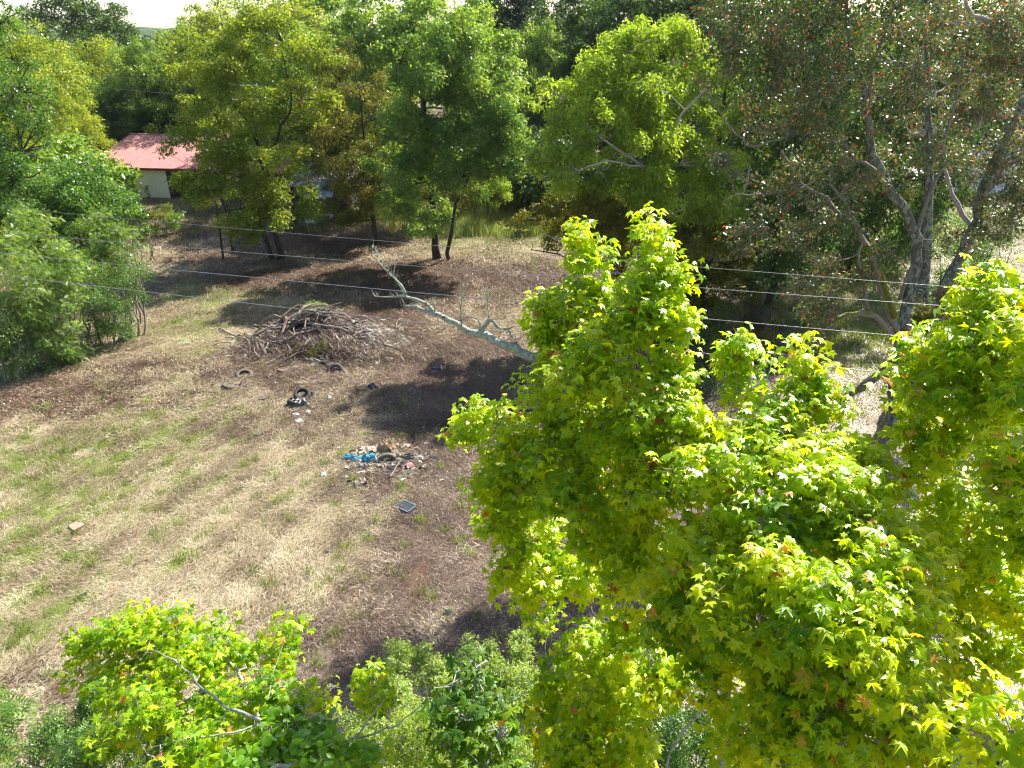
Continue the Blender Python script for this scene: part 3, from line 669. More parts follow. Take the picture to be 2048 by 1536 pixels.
M['rubber_dusty'] = noise_mat('rubber_dusty', (.05, .045, .038), (.14, .12, .10), 10, rough=.9, bump=.5)
M['teal'] = noise_mat('teal', (.02, .15, .23), (.05, .27, .36), 6, rough=.5, bump=.3, c3=(.42, .52, .52), s3=3.5, thr=.56)
M['white_plastic'] = noise_mat('white_plastic', (.45, .45, .46), (.72, .72, .72), 9, rough=.6, bump=.4)
M['cream_cloth'] = noise_mat('cream_cloth', (.20, .15, .10), (.50, .42, .32), 7, bump=.9, c3=(.09, .065, .045), s3=5, thr=.56)
M['tan_cloth'] = noise_mat('tan_cloth', (.22, .13, .07), (.45, .30, .18), 7, bump=.9, c3=(.10, .07, .045), s3=5, thr=.58)
M['pink'] = noise_mat('pink', (.45, .12, .15), (.65, .30, .33), 7, rough=.5, bump=.3)
M['orange'] = noise_mat('orange', (.60, .22, .03), (.75, .34, .06), 7, rough=.5, bump=.2)
M['grey_plastic'] = noise_mat('grey_plastic', (.085, .105, .12), (.15, .175, .19), 9, rough=.5, bump=.1)
M['navy'] = noise_mat('navy', (.012, .016, .035), (.03, .04, .075), 9, bump=.5)
M['block'] = noise_mat('block', (.30, .17, .13), (.42, .27, .21), 7, bump=.6)
M['stick'] = noise_mat('stick', (.13, .095, .07), (.34, .28, .22), 5, bump=.3)
M['stick_dark'] = noise_mat('stick_dark', (.06, .042, .035), (.17, .125, .10), 5, bump=.3)
M['stick_red'] = noise_mat('stick_red', (.16, .06, .04), (.30, .13, .08), 5, bump=.3)
M['mulch'] = noise_mat('mulch', (.06, .04, .025), (.20, .14, .085), 7, bump=1.0, bdist=.1)
M['teal_wall'] = noise_mat('teal_wall', (.012, .055, .06), (.02, .075, .08), 3, rough=.5, bump=.05)
M['glass'] = noise_mat('glass', (.02, .025, .03), (.04, .045, .05), 2, rough=.08, bump=0, spec=.8)
M['wood_pale'] = noise_mat('wood_pale', (.40, .33, .25), (.62, .54, .44), 8, bump=.3, stretch=(1, 6, 1))
M['cable'] = noise_mat('cable', (.15, .15, .155), (.36, .36, .37), 30, rough=.45, bump=0, metal=.5)
M['wood_chip'] = noise_mat('wood_chip', (.35, .26, .18), (.6, .5, .38), 8, bump=.3)

def sheet_ribbed(p00, p10, p01, p11, n, t=.02, rib=.03):
    """ribbed metal sheet between four corners (p00->p10 along the eave, p01->p11 along the ridge); n ribs"""
    p00, p10, p01, p11 = map(lambda p: np.asarray(p, float), (p00, p10, p01, p11))
    nr = np.cross(p10 - p00, p01 - p00); nr /= np.linalg.norm(nr)
    if nr[2] < 0: nr = -nr
    us = []; hs = []
    for i in range(n):
        for du, h in ((0, 0), (.40, 0), (.44, rib), (.56, rib), (.60, 0)):
            us.append((i + du) / n); hs.append(h)
    us.append(1); hs.append(0); us = np.array(us)[:, None]; hs = np.array(hs)[:, None]
    a = p00 + (p10 - p00) * us + nr * hs; b = p01 + (p11 - p01) * us + nr * hs
    m = len(us); V = np.vstack([a, b, a - nr * t, b - nr * t]); i = np.arange(m - 1)
    Fs = np.vstack([np.stack([i, i + 1, m + i + 1, m + i], 1), np.stack([2 * m + i + 1, 2 * m + i, 3 * m + i, 3 * m + i + 1], 1),
                    np.stack([i + 1, i, 2 * m + i, 2 * m + i + 1], 1), np.stack([m + i, m + i + 1, 3 * m + i + 1, 3 * m + i], 1)])
    return V, Fs

# ---- the red-roofed shed (local frame: x along the ridge, y to the back)
o_ = G(343, 404); shx, shy = o_[0], o_[1]
ang = R(-7.5); ux = np.array([math.cos(ang), math.sin(ang), 0]); uy = np.array([-ux[1], ux[0], 0])
shz = float(gz(shx, shy))
def S(x, y, z): return np.array([0, 0, 0]) + ux * x + uy * y + np.array([0, 0, z])
shed = empty('shed', (shx, shy, shz), 'long open-fronted metal shed with a red roof lightened for its sheen and cream ribbed wall', 'shed')
EV, RG, DP, X0, X1 = 3.15, 5.0, 7.6, -7.4, 11.3
npan = 19; pw = (X1 - X0 + 1.0) / npan
for i in range(npan):
    xa = X0 - .5 + i * pw; xb = xa + pw - .012
    V, Fs = sheet_ribbed(S(xa, -.45, EV - .1 + .005 * (i % 2)), S(xb, -.45, EV - .1 + .005 * (i % 2)), S(xa, DP, RG), S(xb, DP, RG), 4)
    MB().add(V, Fs).build('roof_panel', M['roof_red'], shed)
    V, Fs = sheet_ribbed(S(xa, 2 * DP + .4, EV - .1), S(xb, 2 * DP + .4, EV - .1), S(xa, DP + .02, RG), S(xb, DP + .02, RG), 4)
    MB().add(V, Fs).build('roof_panel', M['roof_red'], shed)
def bar(mb, a, b, w_, h_):
    a = np.asarray(a, float); b = np.asarray(b, float); d = b - a; L = np.linalg.norm(d); d /= L
    up = np.array([0, 0, 1.]) if abs(d[2]) < .95 else np.array([0, 1., 0]); s = np.cross(d, up); s /= np.linalg.norm(s); u = np.cross(s, d)
    return mb.box((a + b) / 2, (L, w_, h_), np.stack([d, s, u], 1))
bar(MB(), S(X0 - .5, DP, RG + .03), S(X1 + .5, DP, RG + .03), .35, .07).build('ridge_cap', M['roof_red'], shed)
for xx in (X0 - .5, X1 + .5):
    f = MB(); bar(f, S(xx, -.45, EV - .17), S(xx, DP, RG - .06), .05, .2); bar(f, S(xx, DP, RG - .06), S(xx, 2 * DP + .4, EV - .17), .05, .2); f.build('barge_board', M['trim_red'], shed)
bar(MB(), S(X0 - .5, -.47, EV - .22), S(X1 + .5, -.47, EV - .22), .04, .2).build('fascia', M['trim_red'], shed)
# front wall of ribbed cream sheets, left bay
wx0 = X0; nw = 7; ww = (0 - wx0) / nw
for i in range(nw):
    xa = wx0 + i * ww; V, Fs = sheet_ribbed(S(xa, 0.02, .28), S(xa + ww - .01, 0.02, .28), S(xa, 0.02, EV - .32), S(xa + ww - .01, 0.02, EV - .32), 3, .015, .04)
    p = MB().add(V, Fs).build('wall_panel', M['sheet_white'] if i > 3 else M['sheet_white2'], shed)
    if i == 0: p['label'] = 'bluish white ribbed wall sheet'
MB().box(S(wx0 / 2, .05, .14), (7.4, .16, .28), np.stack([ux, uy, [0, 0, 1]], 1)).build('foundation', M['foundation'], shed)
# gable ends and back wall
for xx in (X0, X1):
    g = np.array([S(xx, 0, EV - .25), S(xx, 2 * DP, EV - .25), S(xx, DP, RG - .12)]); g2 = g + ux * .06
    MB().add(np.vstack([g, g2]), [np.array([[0, 1, 2], [5, 4, 3]]), np.array([[0, 3, 4, 1], [1, 4, 5, 2], [2, 5, 3, 0]])]).build('gable', M['trim_red'], shed)
bar(MB(), S(X0, 2 * DP, EV / 2), S(X1, 2 * DP, EV / 2), .08, EV - .3).build('back_wall', M['rust'], shed)
bar(MB(), S(X0, DP, EV / 2), S(X0, 2 * DP - .1, EV / 2), .08, EV - .3).build('side_wall', M['sheet_white'], shed)
bar(MB(), S(X0, 0.1, EV / 2), S(X0, DP, EV / 2), .08, EV - .3).build('side_wall', M['sheet_white'], shed)
bar(MB(), S(.09, .2, EV / 2), S(.09, 5.5, EV / 2), .08, EV - .4).build('inner_wall', M['timber_dark'], shed)
bar(MB(), S(3.0, 5.5, EV / 2 + .3), S(4.6, 5.5, EV / 2 + .3), .05, 1.6).build('wall_panel', M['sheet_white2'], shed)
for xx in (.08, 3.6, 7.4, X1 - .1):
    for yy in (0, DP):
        MB().box(S(xx, yy + .05 if yy else .12, (EV - .3) / 2 if yy == 0 else (RG - .4) / 2), (.16, .16, EV - .3 if yy == 0 else RG - .4)).build('post', M['timber_dark'], shed)
for yy in (.12,):
    bar(MB(), S(.2, yy, EV - .42), S(X1, yy, EV - .42), .1, .22).build('beam', M['timber_dark'], shed)
# vine on the wall (thing of its own)
def leaf_blob(name, label, cat, centres, radii, mat, n, size, templ='leaf', seed=5, base=None, group=None, up=.35, tint_mu=.5, stems=True, stem_mat=None, flat=.75, tint_sd=.16, hang=.5, kind=None, sub=None, jitter=.8):
    """a shrub: foliage plus stems from the ground"""
    r = np.random.default_rng(seed); C = np.asarray(centres, float); RR = np.asarray(radii, float)
    if base is None: base = np.array([C[:, 0].mean(), C[:, 1].mean(), 0]); base[2] = gz(base[0], base[1])
    root = empty(name, base, label, cat, group)
    if sub: C2, R2 = lobes_to_sub([(c, np.ones(3) * q) for c, q in zip(C, RR)], int(sub * 1.5), (.35, 1.0), (.24, .46), r)
    else: C2, R2 = C, RR
    P, nrm, tip, sz, tint = crown_leaves(C2, R2, n, size, templ, r, up, jitter, tint_mu, tint_sd, None, hang, flat)
    q = P[:, 2] > gz(P[:, 0], P[:, 1]) + .02; P, nrm, tip, sz, tint = P[q], nrm[q], tip[q], sz[q], tint[q]
    TV, TF = TEMPL[templ]; V, Fc, tt = scatter_leaves(P - base, nrm, tip, sz, tint, TV, TF)
    f = put('foliage', mesh_np('foliage', V, Fc, tt), mat, root); f['kind'] = 'stuff'
    if stems:
        m = MB()
        for c, q in zip(C, RR):
            for _ in range(2):
                e = c + r.normal(size=3) * q * .4; s = np.array([c[0] * .7 + base[0] * .3, c[1] * .7 + base[1] * .3, 0]) + r.normal(size=3) * .25 * q; s[2] = gz(s[0], s[1]) - .05
                Q = wiggle([(*s, .05 + .01 * q), (*(s * .45 + e * .55 + np.array([0, 0, .1])), .035), (*e, .012)], .03, 7, r); m.tube(Q[:, :3], Q[:, 3], 5, False)
        PP = np.repeat(C2, 4, 0); RR2 = np.repeat(R2, 4); E = PP + rand_dir(len(PP), .3, r) * (RR2 * r.uniform(.5, .85, len(PP)))[:, None]
        m.prisms(PP, E, .012, .004, 3)
        s_ = m.build('stems', stem_mat or M['twig'], root, False, base); s_['kind'] = 'stuff'
    return root
def Sw(x, y, z): return S(x, y, z) + np.array([shx, shy, shz])
leaf_blob('climbing_vine', 'dark green vine climbing the seam of the cream shed wall', 'vine', [Sw(-3.9 + .15 * math.sin(i), -.12, .3 + i * .28) for i in range(10)], [.2] * 10, M['lf_oak'], 700, .12, seed=8, stems=False)
leaf_blob('climbing_vine', 'small vine creeping up the middle of the cream wall panels', 'vine', [Sw(-2.2 + .1 * math.sin(i * 2), -.12, .3 + i * .25) for i in range(5)], [.13] * 5, M['lf_oak'], 160, .1, seed=9, stems=False)
# things standing in the open bay
wag = empty('covered_trailer', Sw(2.2, 1.6, 0), 'low dark trailer with a pale flat deck parked in the open shed bay', 'trailer', rz=ang)
MB().box((0, 0, 1.02), (3.4, 1.9, .1)).build('deck', M['wood_pale'], wag)
MB().box((0, -.9, .72), (3.3, .12, .5)).box((0, .9, .72), (3.3, .12, .5)).box((-1.6, 0, .72), (.12, 1.7, .5)).box((1.6, 0, .72), (.12, 1.7, .5)).build('side_frame', M['black_plastic'], wag)
for sx in (-.9, .9):
    for sy in (-1.02, 1.02):
        t = np.linspace(0, 2 * np.pi, 17); mbw = MB(); mbw.tube(np.stack([sx + .3 * np.cos(t), np.full(17, sy), .38 + .3 * np.sin(t)], 1), .1, 8, False); mbw.build('wheel', M['rubber'], wag)
bar(MB(), (1.7, 0, .6), (3.0, 0, .45), .1, .1).build('drawbar', M['black_plastic'], wag)
tag(MB().box((0, 0, .17), (.5, .4, .34)).tube([(0, 0, .34), (0, 0, .52)], [.2, .12], 10).build('orange_drum', M['orange']), 'small orange container standing on the trailer deck', 'container').location = tuple(Sw(2.0, 1.9, 1.09))
tag(MB().tube([(0, 0, 0), (0, 0, .1), (0, 0, .6), (0, 0, .95)], [.62, .66, .6, .35], 14).box((.2, .6, .45), (.9, .7, .9)).build('covered_heap', M['black_plastic'], smooth=False), 'black tarpaulin covered heap beside the trailer at the shed front', 'tarpaulin').location = tuple(Sw(5.4, -.3, 0))

# ---- the collapsing old shed right of it
ob = G(650, 442); ob[2] = gz(ob[0], ob[1]); old = empty('old_shed', ob, 'collapsing old shed with rusty sheet roof and peeling white wall', 'shed', rz=R(-12))
def T(*p): return np.array(p, float)
for i in range(6):
    xa = -3.3 + i * .95
    V, Fs = sheet_ribbed(T(xa, -.5, 2.95 - .03 * i), T(xa + .92, -.5, 2.95 - .03 * (i % 3)), T(xa - .3, 4.6, 4.1 + .05 * (i % 2)), T(xa + .7, 4.6, 4.12), 5, .015, .035)
    p = MB().add(V, Fs).build('roof_sheet', M['sheet_grey'] if i in (3, 4) else M['rust'], old)
    if i == 3: p['label'] = 'bluish grey corrugated roof sheet'
V, Fs = sheet_ribbed(T(.2, -1.15, 2.2), T(1.5, -1.2, 2.35), T(-.2, .3, 3.12), T(1.2, .3, 3.14), 6, .015, .035); MB().add(V, Fs).build('sagging_roof_sheet', M['sheet_grey'], old)
for i in range(8):
    x = -2.6 + i * .62; 
    if i in (3,): continue
    MB().box((x, 0, 1.35), (.6, .05, 2.7 - .1 * (i % 3))).build('wall_board', M['paint_peeling'] if i in (2, 4, 5) else M['timber_dark'], old)
for x_ in (2.4, -2.95): MB().box((x_, 2.2, 1.6), (.07, 4.4, 3.2)).build('side_wall', M['timber_dark'], old)
MB().box((-.3, 4.45, 1.9), (5.2, .07, 3.8)).build('back_wall', M['timber_dark'], old)
for x in (-2.9, 2.4): MB().box((x, -.1, 1.45), (.14, .14, 2.9)).build('post', M['timber_dark'], old)

# ---- buildings glimpsed through the trees on the right
def small_building(name, label, cat, p, wdt, dep, h, roofh, mw, mr, rz, win=True):
    b = np.array(p); b[2] = 0; o = empty(name, b, label, cat, rz=rz)
    MB().box((0, 0, h / 2), (wdt, dep, h)).build('wall', mw, o)
    V, Fs = sheet_ribbed(T(-wdt / 2 - .3, -dep / 2 - .3, h - .05), T(wdt / 2 + .3, -dep / 2 - .3, h - .05), T(-wdt / 2 - .3, 0, h + roofh), T(wdt / 2 + .3, 0, h + roofh), 14)
    V2, F2 = sheet_ribbed(T(-wdt / 2 - .3, dep / 2 + .3, h - .05), T(wdt / 2 + .3, dep / 2 + .3, h - .05), T(-wdt / 2 - .3, 0.02, h + roofh), T(wdt / 2 + .3, 0.02, h + roofh), 14)
    MB().add(V, Fs).add(V2, F2).build('roof', mr, o)
    if win:
        for x in (-wdt * .25, wdt * .25):
            f = MB().box((x, -dep / 2 - .02, h * .55), (1.1, .08, 1.0)).build('window', M['white_plastic'], o); MB().box((x, -dep / 2 - .07, h * .55), (.9, .04, .8)).build('pane', M['glass'], f)
    return o
small_building('green_shed', 'dark teal metal shed half hidden behind the red-leaved tree', 'shed', A(1822, 400, 68), 3.0, 4, 2.6, .7, M['teal_wall'], M['teal_wall'], R(4), win=False)
small_building('white_house', 'white sided house showing through the leaves beside the dark teal shed', 'house', A(1930, 400, 74), 5.5, 5, 2.8, 1.0, M['sheet_white2'], M['white_plastic'], R(-6))

# ================================================================== FAR HILLS
hv = []; hx = np.linspace(-700, 500, 240); rr = np.random.default_rng(4)
top = 12 + 9 * fbm(hx * .004, hx * 0 + 3, 3) + 5.0 * fbm(hx * .05, hx * 0 + 8, 3) + rr.random(240) * 1.6
k0 = np.stack([hx, np.full(240, 520.), np.full(240, -2.)], 1); k1 = np.stack([hx, 540 + 0 * hx, top * .7], 1); k2 = np.stack([hx, 565 + 0 * hx, top], 1); k3 = np.stack([hx, 760 + 0 * hx, top - 4], 1); k4 = np.stack([hx, 900 + 0 * hx, 0 * hx - 2], 1)
i = np.arange(239); Fs = np.vstack([np.stack([i + a * 240, i + 1 + a * 240, i + 1 + (a + 1) * 240, i + (a + 1) * 240], 1) for a in range(4)])
M['far_wood'] = noise_mat('far_wood', (.03, .06, .025), (.07, .11, .045), .35, bump=1.0, bdist=2)
tag(put('hills', mesh_np('hills', np.vstack([k0, k1, k2, k3, k4]), Fs), M['far_wood']), 'low wooded hills on the horizon', kind='structure')
# trees along the hill crest that can be seen in the gap of sky
for (px, py, rp_) in ((95, 78, 9), (130, 80, 10), (165, 84, 8), (245, 82, 8), (268, 77, 11), (293, 80, 8), (318, 84, 8)):
    c = A(px, py, 500); r_ = rp_ * mpx(c)
    build_tree('hill_tree', {95: 'faint bluish tree at the far left of the horizon', 130: 'faint horizon tree second from the left below the tall oak', 165: 'faint horizon tree just left of the tall oak foot', 245: 'low faint tree left of the tallest one in the sky gap', 268: 'tallest faint tree on the horizon in the sky gap', 293: 'faint tree right of the tallest one in the sky gap', 318: 'faint horizon tree touching the near trees at the gap'}[px], 'tree',
               (c[0], 500, 0), [(c[0], 500, 0, .6), (c[0], 500, c[2], .3)], [], [(c, np.array([r_, r_, r_ * .8])), (c - np.array([0, 0, r_]), np.array([r_ * 1.2, r_, r_]))], M['lf_pine'], M['bark_dark'], 500, 1.6, per=8, seed=px, group='trees on the horizon', twigs=0)
# ================================================================== MIDDLE-DISTANCE TREES
def trunk_from(px, py, lean, zt, r0, r1=.05):
    b = G(px, py); b[2] = gz(b[0], b[1]) - .05
    return b, [(b[0], b[1], b[2], r0 * 1.35), (b[0], b[1], b[2] + .4, r0), (b[0] + lean[0] * .5, b[1] + lean[1] * .5, b[2] + zt * .5, r0 * .75), (b[0] + lean[0], b[1] + lean[1], b[2] + zt, r1)]

# honey-locust like pair of trunks in front of the shed
b, tr = trunk_from(562, 520, (-.6, .3), 9.5, .20)
b2 = G(545, 520)
build_tree('locust_tree', 'feathery yellow green tree with two dark trunks in front of the red roof', 'tree', b, tr,
    [[(b2[0], b2[1], b2[2] - .05, .24), (b2[0] - .5, b2[1], 3.2, .16), (b2[0] - 1.3, b2[1] + .4, 6.5, .12), (b2[0] - 2.6, b2[1], 10.5, .04)],
     PLimb([(540, 360, 48.4, .12), (500, 250, 48.5, .09), (440, 170, 48.5, .04)]), PLimb([(545, 300, 48.6, .12), (590, 200, 48.6, .08), (560, 90, 48.6, .03)])],
    PL([(450, 110, 49, 70, .6), (540, 75, 50, 75, .6), (610, 110, 50, 60, .6), (400, 190, 48, 70, .6), (500, 200, 48.5, 90, .6), (600, 200, 49, 60, .7), (420, 290, 47.5, 75, .55), (520, 330, 48, 80, .6),
        (400, 360, 47, 50, .5), (470, 400, 47, 75, .55), (560, 420, 47.5, 75, .6), (500, 460, 47, 45, .5)]),
    M['lf_locust'], M['bark_dark'], 52000, .195, per=13, sub=(.26, .44), seed=21, twigs=170, twig_r=.02, tint_mu=.45, tint_sd=.22, hang=.2, flat=.6)
# slender saplings
for px, py, tp, lab in ((447, 522, 400, 'slender dark sapling just left of the twin-trunked tree'), (466, 505, 405, 'thinner sapling standing between the slender one and the twin trunks')):
    b = G(px, py); t = A(px - 16, tp, b[1])
    build_tree('sapling', lab, 'sapling', b, [(*b, .085), ((b[0] * .6 + t[0] * .4), b[1], t[2] * .4, .07), (*t, .03)], [], PL([(px - 30, tp - 5, b[1], 28, .6), (px - 5, tp - 40, b[1], 28, .7)]), M['lf_brownish'], M['bark_dark'], 1600, .1, per=8, seed=px, group='saplings left of the twin trunks', twigs=10, twig_r=.01)
# brownish elm next to it
b, tr = trunk_from(752, 490, (-.3, .3), 11, .16)
build_tree('elm_tree', 'olive brown thin tree between the twin-trunked tree and the vine-covered one', 'tree', b, tr, [PLimb([(750, 400, b[1], .1), (700, 300, b[1], .07), (670, 190, b[1], .03)])],
    PL([(690, 150, 54, 60, .8), (650, 230, 54, 60, .8), (730, 220, 54, 60, .8), (680, 310, 53, 75, .8), (750, 330, 53, 55, .8), (700, 400, 52, 70, .7), (760, 420, 52, 45, .7)]),
    M['lf_brownish'], M['bark_dark'], 36000, .165, per=12, seed=22, twigs=150, extra_bare=2, tint_mu=.5, tint_sd=.22, twig_r=.025, hang=.4)
# vine-hung tree, forked trunks
b, tr = trunk_from(875, 520, (-.5, .5), 12.5, .25)
c2 = G(897, 522)
build_tree('hackberry_tree', 'tall deep green tree with two trunks left of the sunlit clearing', 'tree', b, tr,
    [[(c2[0], c2[1], -.05, .20), (c2[0] + .3, c2[1], 3, .15), (c2[0] + 1.2, c2[1], 5, .12), (c2[0] + 2.4, c2[1] + .3, 7.2, .07), (c2[0] + 3.2, c2[1], 9, .03)]],
    PL([(880, 100, 48.5, 75, .8), (830, 150, 48, 50, .9), (940, 150, 48.5, 75, .8), (990, 200, 48.5, 45, .8), (860, 210, 48, 85, .8), (950, 240, 48, 80, .7), (820, 280, 47.5, 65, .7), (900, 300, 47.5, 75, .7), (1000, 270, 47, 55, .8),
        (1020, 320, 47, 45, .8), (850, 360, 47, 70, .7), (940, 360, 47, 60, .6), (800, 410, 47.5, 45, .7), (860, 440, 47.5, 45, .7), (780, 340, 48, 40)]),
    M['lf_maple'], M['bark_dark'], 56000, .21, per=13, seed=23, twigs=160, tint_mu=.42, tint_sd=.24, twig_r=.025, hang=.5)
leaf_blob('climbing_vine', 'dark glossy vine draped over the right side of the two-trunk tree', 'vine', [A(px, py, 46.3) for px, py in ((1000, 225), (1025, 250), (1000, 300), (960, 330), (1020, 340), (910, 290), (890, 260))], [1.0, .8, 1.1, 1.0, .8, .9, .8], M['lf_privet'], 7000, .14, seed=24, stems=False)
leaf_blob('understory_shrub', 'dark bushy growth under the trees at the far edge of the clearing', 'shrub', [A(px, py, 62) for px, py in ((900, 400), (960, 395), (1020, 400), (1060, 380), (860, 410), (800, 420))], [2.4, 2.2, 2.4, 2.0, 2, 2], M['lf_brownish'], 14000, .16, seed=25, sub=8)
leaf_blob('understory_shrub', 'yellowing shrub right of the two-trunk tree behind the clearing', 'shrub', [A(px, py, 58) for px, py in ((960, 360), (1000, 370), (985, 390))], [1.3, 1.2, 1.2], M['lf_elm'], 5000, .14, seed=26, sub=7)
# big maple behind
mb_ = A(860, 430, 66); mb_[2] = 0
build_tree('maple_tree', 'large bright green maple rising to the top of the picture behind the two-trunk tree', 'tree', mb_, [(*mb_, .4), (mb_[0], mb_[1], 8, .3), (mb_[0] + .3, mb_[1], 17, .06)], [],
    PL([(740, 60, 66, 75, .8), (840, 40, 67, 90, .8), (940, 70, 66, 75, .8), (700, 130, 64, 70, .7), (790, 130, 63, 80, .7), (880, 120, 63, 90, .7), (980, 130, 64, 60, .8), (720, 200, 63, 60, .7), (1000, 200, 64, 50, .8), (950, 190, 62, 60, .7), (640, 70, 68, 40), (1000, 260, 64, 45, .7)]),
    M['lf_maple'], M['bark_lichen'], 46000, .31, per=14, sub=(.26, .44), seed=27, twigs=120, tint_mu=.62, tint_sd=.2, hang=.7, upbias=.6, flat=.6)

# large yellow-green hackberry right of centre
b, tr = trunk_from(1392, 640, (.2, .5), 12.5, .34)
y0 = b[1]
build_tree('yellow_elm', 'broad yellow green tree with pale twisting limbs and a deep shaded underside', 'tree', b, tr,
    [PLimb([(1392, 500, y0, .2), (1330, 400, y0 - 1.5, .15), (1310, 320, y0 - 2.5, .1), (1330, 230, y0 - 2, .05)]),
     PLimb([(1330, 370, y0 - 1.8, .12), (1270, 320, y0 - 3.6, .08), (1200, 275, y0 - 4.4, .04)]),
     PLimb([(1320, 300, y0 - 2.5, .11), (1370, 220, y0 - 3.5, .08), (1420, 170, y0 - 3.6, .03)]),
     PLimb([(1290, 335, y0 - 3.4, .07), (1210, 320, y0 - 4.6, .05), (1160, 340, y0 - 5, .03)]),
     PLimb([(1400, 560, y0 - .3, .2), (1460, 450, y0 - 1, .13), (1500, 330, y0 - 1, .06)]),
     PLimb([(1385, 590, y0 - .3, .15), (1250, 520, y0 - 2, .09), (1090, 470, y0 - 4, .03)]),
     PLimb([(1400, 600, y0 - .3, .13), (1330, 560, y0 - 2.5, .09), (1200, 545, y0 - 5, .03)])],
    PL([(1290, 95, 37, 60, .9), (1250, 140, 36.5, 70, .8), (1340, 130, 37, 80, .8), (1400, 180, 37, 70, .8), (1190, 190, 35.5, 75, .7), (1290, 200, 35, 85, .7), (1130, 200, 36, 55, .7), (1380, 260, 35.5, 85, .7), (1430, 330, 35.5, 50, .8), (1130, 280, 34.5, 65, .7),
        (1220, 260, 34, 75, .6), (1100, 330, 34, 45, .7), (1180, 350, 33.5, 65, .6), (1300, 290, 33.8, 70, .5), (1400, 350, 34, 70, .7), (1430, 410, 34.5, 55, .8), (1280, 380, 33.6, 80, .5), (1370, 420, 33.8, 70, .6)]),
    M['lf_elm'], M['bark_dark'], 60000, .195, templ='narrow', per=13, sub=(.26, .44), seed=28, twigs=190, twig_mat=M['twig_grey'], twig_r=.022, tint_mu=.52, tint_sd=.2, hang=.9, limb_r=.05)
build_tree('elm_shade_skirt', 'dark olive lower skirt of the broad yellow green tree, shade put in its leaf colour', 'tree', G(1370, 650), [(*G(1370, 650), .26), (*A(1360, 560, 36.5), .2), (*A(1330, 430, 35.5), .05)],  # shaded underside of the broad tree, its shade put into darker leaves
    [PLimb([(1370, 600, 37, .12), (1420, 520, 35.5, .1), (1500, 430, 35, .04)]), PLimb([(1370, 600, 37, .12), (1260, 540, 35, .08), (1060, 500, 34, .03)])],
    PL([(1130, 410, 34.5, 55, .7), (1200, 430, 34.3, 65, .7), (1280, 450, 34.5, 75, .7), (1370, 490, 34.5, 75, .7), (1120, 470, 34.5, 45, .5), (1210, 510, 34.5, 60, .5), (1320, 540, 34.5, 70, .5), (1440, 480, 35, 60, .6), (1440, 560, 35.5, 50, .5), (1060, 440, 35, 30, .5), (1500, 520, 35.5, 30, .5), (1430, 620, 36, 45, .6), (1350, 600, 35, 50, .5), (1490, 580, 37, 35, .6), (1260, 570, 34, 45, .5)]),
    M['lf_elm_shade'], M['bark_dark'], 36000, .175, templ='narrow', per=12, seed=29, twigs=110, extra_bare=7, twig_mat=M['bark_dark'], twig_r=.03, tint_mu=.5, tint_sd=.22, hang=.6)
for px, py, Y, rp_, lab, mm in ((1440, 770, 27.5, 50, 'darkest added foliage standing for shade low behind the sweetgum notch', 'lf_oak'), (1400, 660, 33, 60, 'dark foliage added for the ground shade at the foot of the broad yellow tree', 'lf_oak'), (1400, 720, 30, 60, 'dark added foliage standing for ground shade behind the sweetgum top', 'lf_oak'), (1470, 690, 31, 42, 'dull green foliage added for shade beside the sunlit strip', 'lf_brownish')):
    c = A(px, py, Y); r_ = rp_ * mpx(c); leaf_blob('shade_brush', lab, 'shade_brush', [c, c + [r_, 0, -.2], c - [r_, 0, .2]], [r_] * 3, M[mm], 7000, .08, seed=px, sub=8)  # foliage added to darken ground that lies in shade under the tree

# ---- black gum at the right with red leaves and sparse twigs
b = G(1790, 858); yb = b[1]
trunk = [(*(b - [0, 0, .1]), .30), (*A(1792, 780, yb), .24), (*A(1800, 690, yb), .21), (*A(1838, 500, yb + .4), .18), (*A(1827, 450, yb + .4), .17), (*A(1775, 366, yb), .14), (*A(1742, 300, yb), .12), (*A(1725, 180, yb - .2), .10), (*A(1704, 110, yb - .2), .08), (*A(1693, 20, yb), .06), (*A(1690, -90, yb), .03)]
limbs = [PLimb([(1738, 270, yb - .1, .10), (1738, 190, yb - .2, .08), (1753, 110, yb - .3, .06), (1790, 10, yb - .3, .03)]),
    PLimb([(1795, 690, yb, .17), (1786, 640, yb - .3, .15), (1760, 552, yb - .5, .14), (1730, 495, yb - .6, .13), (1700, 440, yb - .8, .10), (1620, 370, yb - 1.4, .06), (1560, 300, yb - 1.6, .03)]),
    PLimb([(1800, 700, yb, .13), (1770, 650, yb - .6, .13), (1742, 628, yb - .9, .12), (1691, 631, yb - 1.2, .10), (1647, 655, yb - 1.5, .07), (1628, 690, yb - 1.7, .03)]),
    PLimb([(1735, 622, yb - .8, .07), (1728, 570, yb - .9, .065), (1712, 510, yb - 1, .055), (1728, 480, yb - 1, .04)]),
    PLimb([(1770, 366, yb - .2, .09), (1700, 300, yb - 1, .08), (1657, 268, yb - 1.3, .07), (1585, 266, yb - 1.6, .07), (1500, 262, yb - 1.8, .03)]),
    PLimb([(1585, 266, yb - 1.6, .06), (1555, 280, yb - 1.7, .05), (1486, 293, yb - 2, .035), (1450, 240, yb - 2, .03), (1412, 190, yb - 2.1, .015)]),
    PLimb([(1730, 490, yb - .6, .08), (1657, 352, yb - 1.6, .05), (1606, 376, yb - 2, .05), (1514, 386, yb - 2.2, .045), (1445, 402, yb - 2.3, .02)]),
    PLimb([(1609, 426, yb - 2, .02), (1650, 405, yb - 1.8, .035), (1690, 384, yb - 1.4, .04), (1710, 350, yb - 1, .03)]),
    PLimb([(1800, 600, yb + .2, .10), (1860, 400, yb + .6, .08), (1900, 250, yb + .6, .05), (1930, 100, yb + .6, .03)])]
